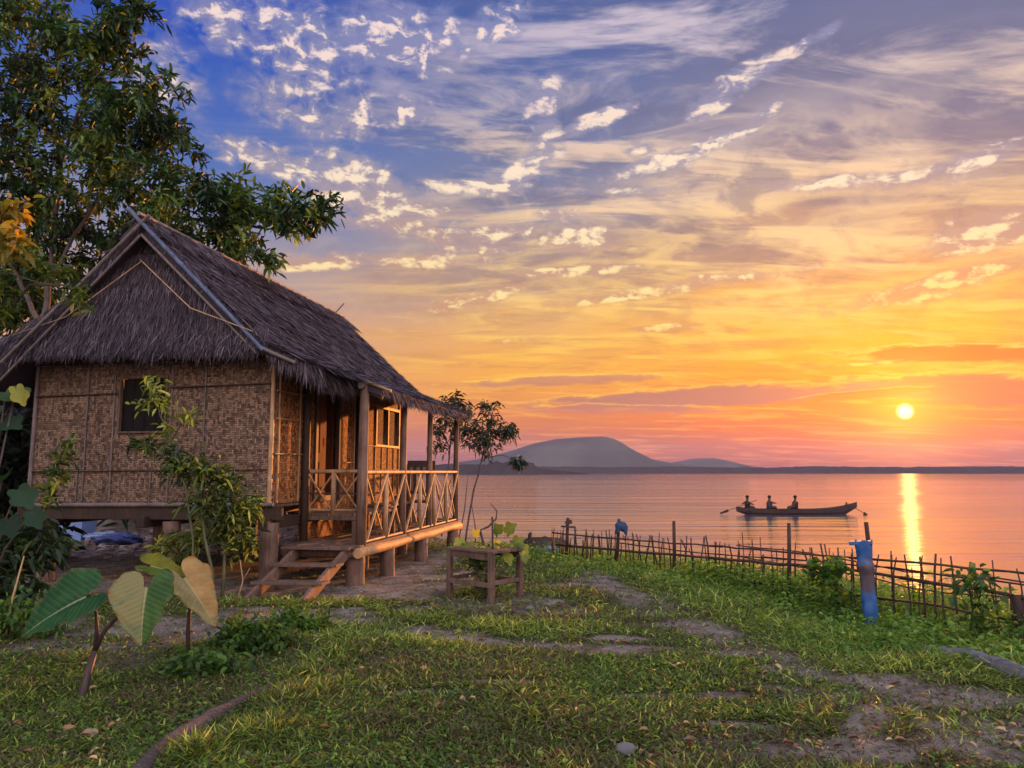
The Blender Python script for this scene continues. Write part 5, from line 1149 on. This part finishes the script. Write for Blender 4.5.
# ------------------------------------------------------------------ boat and crew
def boat():
    D = 47.0; k = D / FPX
    x0 = (793.5 - 512) * k
    T = empty('rowing_boat', (x0, D, WATER_Z), R(3), 'long narrow wooden boat with an upturned bow carrying three people on the lake', 'boat')
    Lh = 122 * k / 2
    xs = np.linspace(-1, 1, 25); mb = MB(); V = []; n = 9
    def sheer(t): return .33 + .10 * (t < 0) * abs(t) ** 3 * 1.5 + .42 * max(0, t) ** 3.2
    def keel(t): return -.14 + .48 * max(0, abs(t) - .72) ** 1.2 * 3.2 * (1.0 if t < 0 else 1.7)
    for t in xs:
        w = .46 * max(.02, (1 - abs(t) ** 2.6)); zs, zk = sheer(t), min(keel(t), sheer(t) - .03)
        for layer, ww, kk in ((0, w, zk), (1, max(.012, w - .035), min(zk + .06, zs - .01))):
            for j in range(n):
                a = math.pi * j / (n - 1); y = -math.cos(a) * ww; z = zs - (zs - kk) * math.sin(a) ** .7; V.append((t * Lh, y, z))
    F = []; S = 2 * n
    for i in range(len(xs) - 1):
        for j in range(n - 1):
            F.append((i*S+j, (i+1)*S+j, (i+1)*S+j+1, i*S+j+1)); F.append((i*S+n+j+1, (i+1)*S+n+j+1, (i+1)*S+n+j, i*S+n+j))
        F.append((i*S, i*S+n, (i+1)*S+n, (i+1)*S)); F.append((i*S+n-1, (i+1)*S+n-1, (i+1)*S+2*n-1, i*S+2*n-1))
    mb.add(V, F, .4); bmw = wood_mat('boat_wood', (.018, .010, .008), (.045, .025, .018), rough=.55); mb.build('hull', bmw, T)
    for t in (-.79, -.43, .02, .5): q = MB(); q.box((t * Lh - .12, -.40, .22), (t * Lh + .12, .40, .26)); q.build('thwart', bmw, T)
    q = MB(); q.tube([((.82) * Lh, 0, .5), (.83 * Lh, .02, .72)], [.06, .05], 8); q.build('mooring_post', bmw, T)
    skin = plain_mat('skin', (.045, .024, .016), .6, .3, .1)
    def person(px, lab, arms, lean, cloth, side):
        X = (px - 2.2 - 512) * k; P = empty('person', (X, D, WATER_Z + .26), 0, lab, 'person')
        me = bpy.data.meshes.new('body'); l = lean
        v = {'pel': (0, 0, .10, .15), 'wai': (l * .3, 0, .28, .135), 'che': (l * .7, 0, .46, .16), 'nek': (l, 0, .60, .06), 'hd0': (l * 1.1, 0, .68, .085), 'hd1': (l * 1.15, 0, .79, .095), 'hd2': (l * 1.15, 0, .86, .05),
             'kn1': (side * .38, -.12, .20, .085), 'ft1': (side * .42, -.12, -.04, .055), 'kn2': (side * .38, .12, .20, .085), 'ft2': (side * .42, .12, -.04, .055)}
        e = [('pel','wai'),('wai','che'),('che','nek'),('nek','hd0'),('hd0','hd1'),('hd1','hd2'),('pel','kn1'),('kn1','ft1'),('pel','kn2'),('kn2','ft2')]
        for i, (sy, el, ha) in enumerate(arms):
            v[f's{i}'] = (l * .8, sy * .17, .52, .065); v[f'e{i}'] = (*el, .05); v[f'h{i}'] = (*ha, .038); e += [('che', f's{i}'), (f's{i}', f'e{i}'), (f'e{i}', f'h{i}')]
        ks = list(v); me.from_pydata([v[q][:3] for q in ks], [(ks.index(a), ks.index(b)) for a, b in e], [])
        o = bpy.data.objects.new('body', me); link(o, P); sk = o.modifiers.new('skin', 'SKIN')
        for i, q in enumerate(ks): me.skin_vertices[0].data[i].radius = (v[q][3],) * 2; me.skin_vertices[0].data[i].use_root = (q == 'pel')
        ss = o.modifiers.new('sub', 'SUBSURF'); ss.levels = ss.render_levels = 2; me.materials.append(skin)
        c = MB(); c.tube([(0, 0, .06), (l * .3, 0, .28), (l * .65, 0, .44), (l * .9, 0, .56)], [.185, .17, .19, .10], 12, .5); c.build('shirt', cloth, P)
        h = MB(); h.tube([(l * 1.1 , 0, .76), (l * 1.13, 0, .83), (l * 1.15, 0, .90)], [.105, .108, .05], 10, .3); h.build('hair', M['black'], P)
        return P
    ca = plain_mat('dark_shirt', (.016, .013, .02), .8, .1, .2); cb = plain_mat('grey_shirt', (.04, .034, .04), .8, .1, .2)
    person(747, 'person sitting nearest the low stern of the boat pulling an oar', [(-1, (.12, -.25, .40), (.34, -.22, .33)), (1, (-.16, .22, .42), (-.30, .15, .36))], .0, ca, 1)
    person(768.5, 'person sitting in the middle of the boat with arms stretched towards the bow', [(-1, (.20, -.2, .44), (.40, -.14, .42)), (1, (.20, .2, .44), (.40, .1, .42))], .02, cb, 1)
    person(794, 'person sitting nearest the raised bow of the boat in a dark red shirt', [(-1, (-.16, -.22, .36), (-.24, -.16, .16)), (1, (-.05, .24, .34), (.1, .2, .2))], .02, plain_mat('red_shirt', (.05, .014, .016), .8, .1, .2), -1)
    def oar(a, b, lab):
        q = empty('oar', tuple(a), 0, lab, 'oar'); a, b = np.array(a), np.array(b); s = MB(); s.tube([(0, 0, 0), (b - a) * .8], [.022, .018], 6); s.build('shaft', M['fence'], q)
        s = MB(); s.bar((b - a) * .78, (b - a), .17, .025, (0, 1, .2), .5, .10); s.build('blade', M['fence'], q)
    oar(atd(757, 503 - 3, D - .3), atd(720, 513.5, D - .3), 'oar reaching into the water behind the stern of the boat'); oar(atd(848, 504, D - .2), atd(868, 515.5, D - .2), 'oar slanting into the water from the raised bow')
boat()

# ------------------------------------------------------------------ odds and ends on the ground
def log(pts, rads, name, lab, cat, mat, wob=.06):
    mb = MB(); P = []; Rr = []
    pts = [np.array(p) for p in pts]
    for i in range(len(pts) - 1):
        for u in np.linspace(0, 1, 6, endpoint=(i == len(pts) - 2)): P.append(pts[i] + (pts[i + 1] - pts[i]) * u); Rr.append((rads[i] + (rads[i + 1] - rads[i]) * u) * random.uniform(.93, 1.07))
    mb.tube(P, Rr, 12, .4, True, wob); return tag(mb.build(name, mat), lab, cat)
log([gpt(130, 785, .01), gpt(165, 748, .015), gpt(210, 720, .01), gpt(270, 688, -.005)], [.06, .062, .058, .045], 'fallen_log', 'low curved fallen log half sunk in the grass at the lower left', 'log', M['bark'])
log([gpt(925, 655, .02), gpt(965, 662, .03), gpt(1010, 680, .035), gpt(1060, 705, .03)], [.06, .085, .09, .085], 'fallen_log', 'thick grey log lying in the grass below the fence at the right edge', 'log', plain_mat('grey_log', (.135, .122, .115), .95, .05, .5, 9), .12)
def rock(p, r, lab, mat, name='stone', sq=(1, .8, .6)):
    import bmesh
    bm = bmesh.new(); bmesh.ops.create_icosphere(bm, subdivisions=3, radius=1)
    sd_ = random.randrange(999)
    for v in bm.verts:
        k = .75 + .5 * fbm(v.co.x * 1.3 + sd_, v.co.y * 1.3 + v.co.z * 1.7, sd_ % 90, 3); v.co = (v.co.x * r * k * sq[0], v.co.y * r * k * sq[1], v.co.z * r * k * sq[2])
    me = bpy.data.meshes.new(name); bm.to_mesh(me); bm.free(); me.materials.append(mat); o = bpy.data.objects.new(name, me); o.location = p; link(o); return tag(o, lab, 'stone')
st_m = plain_mat('pale_stone', (.12, .108, .10), .85, .2, .3, 8)
rock(tuple(gpt(626, 758, .03)), .058, 'pale grey stone lying alone in the grass at the bottom', st_m)
rock(tuple(gpt(530, 610, .02)), .05, 'small pale stone on the ground right of the plant table legs', st_m)
rock(tuple(gpt(90, 733, .02)), .05, 'small brown stone among dead leaves at the lower left', plain_mat('brown_stone', (.25, .17, .11), .9, .1, .3))
rock(tuple(gpt(68, 728, .02)), .045, 'reddish stone among dead leaves beside the elephant ear stalk', plain_mat('red_stone', (.30, .15, .08), .9, .1, .3))
# under and beyond the hut
def under():
    p = np.array((-9.85, 17.4)); T = empty('blue_tub', (p[0], p[1], float(ground_z(*p))), R(-8), 'large pale blue plastic tub seen through the stilts under the hut', 'tub')
    bt = plain_mat('blue_plastic', (.25, .36, .62), .4, .4, .15)
    V = []; 
    mb = MB(); w, d, h = .72, .5, .58
    def ring(z, s, dx=0): return [(-w/2*s, -d/2*s, z), (w/2*s, -d/2*s, z), (w/2*s, d/2*s, z), (-w/2*s, d/2*s, z)]
    V = ring(0, .88) + ring(h, 1) + ring(h, .94) + ring(.06, .82); F = [(3,2,1,0)] + [(i, (i+1) % 4, 4+(i+1) % 4, 4+i) for i in range(4)] + [(4+i, 4+(i+1) % 4, 8+(i+1) % 4, 8+i) for i in range(4)] + [(8+i, 8+(i+1) % 4, 12+(i+1) % 4, 12+i) for i in range(4)] + [(12,13,14,15)]
    mb.add(V, F); mb.build('shell', bt, T, .02); q = MB()
    for a, b in ((0, 1), (1, 2), (2, 3), (3, 0)): q.bar(np.array(ring(h, 1.03)[a]), np.array(ring(h, 1.03)[b]), .05, .05)
    q.build('rim', plain_mat('pale_rim', (.45, .5, .62), .5, .3, .1), T)
    import bmesh
    for cx, cy_, r, colr, lab in ((-8.65, 16.9, .30, (.06, .08, .20), 'crumpled dark blue tarpaulin on the rubble under the hut'), (-9.2, 17.3, .24, (.30, .38, .5), 'crumpled pale blue sheet beside the tub under the hut')):
        p = np.array((cx, cy_)); bm = bmesh.new(); bmesh.ops.create_icosphere(bm, subdivisions=4, radius=1)
        for v in bm.verts: kk = .6 + .9 * fbm(v.co.x * 2 + cx, v.co.y * 2 + v.co.z * 2, 95, 4); v.co = (v.co.x * r * 1.6 * kk, v.co.y * r * kk, max(-.02, v.co.z * r * .6 * kk))
        me = bpy.data.meshes.new('tarpaulin'); bm.to_mesh(me); bm.free(); me.materials.append(plain_mat('tarp', colr, .45, .4, .2)); o = bpy.data.objects.new('tarpaulin', me); o.location = (p[0], p[1], float(ground_z(*p)) + .05); link(o); tag(o, lab, 'tarpaulin')
    # rubble bank behind the hut
    n = 700; hx = rng.uniform(-10.6, -3.6, n); hy = rng.uniform(14.6, 18.2, n); mb = MB()
    for i in range(n):
        p = np.array((hx[i], hy[i])); z = float(ground_z(*p)); r = random.uniform(.03, .11)
        ps = [np.array((math.cos(a) * r * random.uniform(.7, 1.2), math.sin(a) * r * random.uniform(.6, 1.1), q)) for q in (-r, r * random.uniform(.2, .7)) for a in np.linspace(0, 2 * math.pi, 6)[:-1]]
        mb.add([(p[0] + q[0], p[1] + q[1], z + q[2]) for q in ps], [(4,3,2,1,0),(5,6,7,8,9)] + [(j, (j+1) % 5, 5+(j+1) % 5, 5+j) for j in range(5)], random.random())
    m, T, b = newmat('rubble'); T.put(b.inputs['Base Color'], T.ramp(T.attr(), [(0, (.10, .06, .05)), (.5, (.26, .17, .14)), (1, (.42, .33, .3))])); b.inputs['Roughness'].default_value = .9
    tag(mb.build('rubble', m), kind='stuff')
under()
# upturned dinghy / debris at the end of the fence
def debris():
    d = 16.2; p = gxy(*(atd(545, 545, d)[:2]))
    T = empty('upturned_boat', tuple(p + (0, 0, .05)), R(-10), 'dark upturned skiff lying on the bank left of the fence end', 'boat'); V = []; xs = np.linspace(-1, 1, 11)
    for t in xs:
        w = .26 * (1 - abs(t) ** 2.4) + .01; h = .20 * (1 - abs(t) ** 4) + .02
        for j in range(7): a = math.pi * j / 6; V.append((t * .62, -math.cos(a) * w, math.sin(a) * h))
    F = [(i*7+j, (i+1)*7+j, (i+1)*7+j+1, i*7+j+1) for i in range(10) for j in range(6)]
    mb = MB(); mb.add(V, F, .3, True); mb.build('hull', M['dark_wood'], T); mb = MB(); mb.tube([(-.62, 0, .03), (0, 0, .225), (.62, 0, .03)], .02, 6); mb.build('keel', M['dark_wood'], T)
    mb = MB(); q = gxy(*(atd(529, 545, d)[:2])); mb.tube([q + (0, 0, -.1), q + (.02, 0, .32), q + (.05, 0, .36)], [.045, .04, .035], 8); tag(mb.build('mooring_stump', M['fence']), 'short dark stump standing left of the upturned skiff', 'stump')
    st = plain_mat('blue_grey_stone', (.16, .18, .22), .8, .2, .3); 
    rock(tuple(gxy(*(atd(551, 549, 15.6)[:2]), .05)), .17, 'blue-grey boulder before the upturned skiff', st, 'boulder')
    rock(tuple(gxy(*(atd(541, 548, 15.7)[:2]), .04)), .12, 'dark boulder left of the blue-grey one before the skiff', plain_mat('dark_stone', (.06, .06, .07), .8, .2, .3), 'boulder')
debris()

# ------------------------------------------------------------------ ground cover
def view_pts(n, y0, y1, power=2.0, margin=.6):
    """random ground points inside what the photo could see, denser close to the lens"""
    u = rng.random(n); k = 1 - power
    y = (y0 ** k + u * (y1 ** k - y0 ** k)) ** (1 / k) if power != 1 else y0 * (y1 / y0) ** u
    x = rng.uniform(-1, 1, n) * (y * .72 + margin); return x, y
def grass():
    parts = []
    n = 520000; x, y = view_pts(n, 3.6, 19, 1.4)
    s = soil_mask(x, y); gm = green_mask(x, y); e = edge_dist(x, y); hx, hy = hut_xy(x, y)
    keep = rng.random(n) < np.clip(1.02 - s * 1.2 + gm * .4, .12, 1) * (.40 + .85 * fbm(x * 1.7, y * 1.7, 101)) * (e < 3.6)
    x, y, gm, s = x[keep], y[keep], gm[keep], s[keep]; n = len(x)
    tuft = fbm(x * .8 + 3, y * .8, 102); lush = sstep(.45, .7, tuft)
    # bright tufts near the log
    tf = np.zeros(n)
    for q, r in ((gpt(290, 700), .30), (gpt(330, 660), .28), (gpt(262, 735), .24), (gpt(300, 675), .2), (gpt(200, 755), .22)): tf = np.maximum(tf, np.exp(-((x - q[0]) ** 2 + (y - q[1]) ** 2) / r ** 2))
    h = rng.uniform(.025, .075, n) * (.7 + .7 * lush) * (1 + 1.0 * gm) * (1 + 1.1 * tf) * (1 - .5 * s)
    w = rng.uniform(.005, .0135, n) * (1 + .05 * (y - 4))
    z = ground_z(x, y) - .005
    a = rng.uniform(0, 2 * math.pi, n); lean = rng.uniform(.2, 1.5, n) * (1 - .55 * tf)
    D = np.stack([np.cos(a) * lean, np.sin(a) * lean, np.ones(n)], 1); S = np.stack([-np.sin(a), np.cos(a), rng.normal(0, .4, n)], 1)
    bend = np.stack([np.cos(a) * .4, np.sin(a) * .4, -rng.uniform(.1, .5, n)], 1)
    v, q = strips(np.stack([x, y, z], 1), D, S, h * 1.5, w, bend)
    col = np.clip(.30 + .30 * fbm(x * 1.1, y * 1.1, 103) + .16 * lush + .22 * gm + .05 * tf + rng.normal(0, .24, n), 0, 1)
    dry = (rng.random(n) < (.08 + .40 * sstep(.46, .64, fbm(x * .9 + 8, y * .9, 104)) * (1 - gm) + .35 * s) * (1 - tf)); col = np.where(dry, rng.uniform(0, .24, n), col)
    parts.append((v, q, np.repeat(col, 6))); v, q, a = cat_meshes(parts); tag(npmesh('grass', v, q, M['grass'], None, a), kind='stuff')
    # creeping weeds: small broad leaves, flat near the camera, knee-high along the fence
    parts = []
    n = 150000; x, y = view_pts(n, 3.6, 19, 1.3); s = soil_mask(x, y); gm = green_mask(x, y); e = edge_dist(x, y)
    patch = sstep(.46, .62, fbm(x * 1.2 + 20, y * 1.2, 111))
    keep = rng.random(n) < np.clip((1 - 1.1 * s) * (.12 + .42 * patch) + gm * 1.0, .01, 1) * (e < 4.2)
    x, y, gm = x[keep], y[keep], gm[keep]; n = len(x)
    hgt = rng.random(n) ** 1.3 * (.035 + gm * (.11 + .40 * sstep(.30, .70, fbm(x * 1.4, y * 1.4, 112)) * sstep(-2.6, -1.2, edge_dist(x, y)) * (1 - .72 * sstep(8, 13, y))))
    a = rng.uniform(0, 2 * math.pi, n); D = np.stack([np.cos(a), np.sin(a), rng.uniform(-.2, .9, n)], 1); U = np.stack([rng.normal(0, .4, n), rng.normal(0, .4, n), np.ones(n)], 1)
    L = rng.uniform(.018, .046, n) * (1 + 1.1 * gm); v, q = leaf_cards(np.stack([x, y, ground_z(x, y) + hgt], 1), D, U, L, L * rng.uniform(.45, .75, n), .15, .2)
    col = np.clip(.25 + .35 * fbm(x, y, 113) + .15 * gm + rng.normal(0, .15, n), 0, 1); parts.append((v, q, np.repeat(col, 6)))
    k = 17000; F0_, F1_ = np.array((.55, 15.3)), np.array((5.9, 5.0)); u = rng.random(k); dv = (F1_ - F0_) / np.linalg.norm(F1_ - F0_); nn = np.array((dv[1], -dv[0]))
    ln = u * np.linalg.norm(F1_ - F0_); clump = sstep(.42, .72, fbm(ln * 1.3, ln * 0 + 3, 115)) * sstep(2, 6, ln); of = rng.normal(.05, .16, k); kp = rng.random(k) < .25 + .75 * clump
    ln, clump, of = ln[kp], clump[kp], of[kp]; k = len(ln); px_ = F0_[None] + dv * ln[:, None] + nn * of[:, None]; hh = rng.random(k) ** 1.5 * (.10 + .27 * clump)
    a2 = rng.uniform(0, 2 * math.pi, k); L2 = rng.uniform(.03, .075, k); v, q = leaf_cards(np.stack([px_[:, 0], px_[:, 1], ground_z(px_[:, 0], px_[:, 1]) + hh], 1), np.stack([np.cos(a2), np.sin(a2), rng.uniform(-.5, .7, k)], 1), np.stack([rng.normal(0, .5, k), rng.normal(0, .5, k), np.ones(k)], 1), L2, L2 * rng.uniform(.4, .75, k), .15, .3)
    parts.append((v, q, np.repeat(np.clip(.5 + rng.normal(0, .2, k), 0, 1), 6)))
    # stems that carry the tall weeds
    m = gm > .4; m &= rng.random(n) < .35; xs, ys, hs = x[m], y[m], hgt[m]; k = len(xs)
    v, q = strips(np.stack([xs, ys, ground_z(xs, ys) - .01], 1), np.stack([rng.normal(0, .25, k), rng.normal(0, .25, k), np.ones(k)], 1), np.stack([np.ones(k), rng.normal(0, 1, k), np.zeros(k)], 1), hs * 1.15 + .05, np.full(k, .007), rng.normal(0, .1, (k, 3))); parts.append((v, q, np.full(k * 6, .35)))
    v, q, a = cat_meshes(parts); tag(npmesh('weeds', v, q, M['weed'], None, a), kind='stuff')
    # litter
    n = 2600; x, y = view_pts(n, 3.7, 14, 1.3); s = soil_mask(x, y); keep = rng.random(n) < .18 + .6 * s + .8 * np.exp(-((x - gpt(75, 735)[0]) ** 2 + (y - gpt(75, 735)[1]) ** 2) / .5); x, y = x[keep], y[keep]; n = len(x)
    a = rng.uniform(0, 2 * math.pi, n); D = np.stack([np.cos(a), np.sin(a), rng.uniform(-.1, .5, n)], 1); L = rng.uniform(.03, .08, n)
    v, q = leaf_cards(np.stack([x, y, ground_z(x, y) + rng.uniform(.004, .035, n)], 1), D, np.stack([rng.normal(0, .3, n), rng.normal(0, .3, n), np.ones(n)], 1), L, L * .5, .4, .3); tag(npmesh('fallen_leaves', v, q, M['litter'], None, np.repeat(rng.random(n), 6)), kind='stuff')
grass()
# low leafy mounds by the log and the elephant ears
def mound(px, py, r, h, n, lab, var):
    b = gpt(px, py, -.03); small_tree('low_bush', lab, 'bush', b, [[b, b + (0, 0, h * .5)]], [(b + (0, 0, h * .4), (r, r * .7, h * .6), n)], M['stem'], M['weed'], 9, (.05, .10), (.03, .055), .002, .012, 'low bushes in the grass', var=var, droop=.25)
mound(255, 650, .42, .30, 150, 'dense dark green low bush right of the elephant ear stalks', (0, .45))
mound(300, 632, .34, .24, 110, 'small green low bush before the foot of the hut stairs', (.05, .55))
mound(205, 672, .34, .2, 110, 'flat dark low bush at the foot of the single elephant ear stalk', (0, .4))
mound(10, 640, .5, .5, 120, 'low bush with slender green leaves at the left edge of the grass', (.1, .7))
tm = MB(); q0 = gpt(5, 640); tm.tube([q0, atd(12, 600, q0[1]), atd(24, 556, q0[1])], [.012, .010, .006], 6, .9); tag(tm.build('dry_stalk', M['bamboo']), 'leaning dry yellow cane at the left edge before the hut', 'stalk')
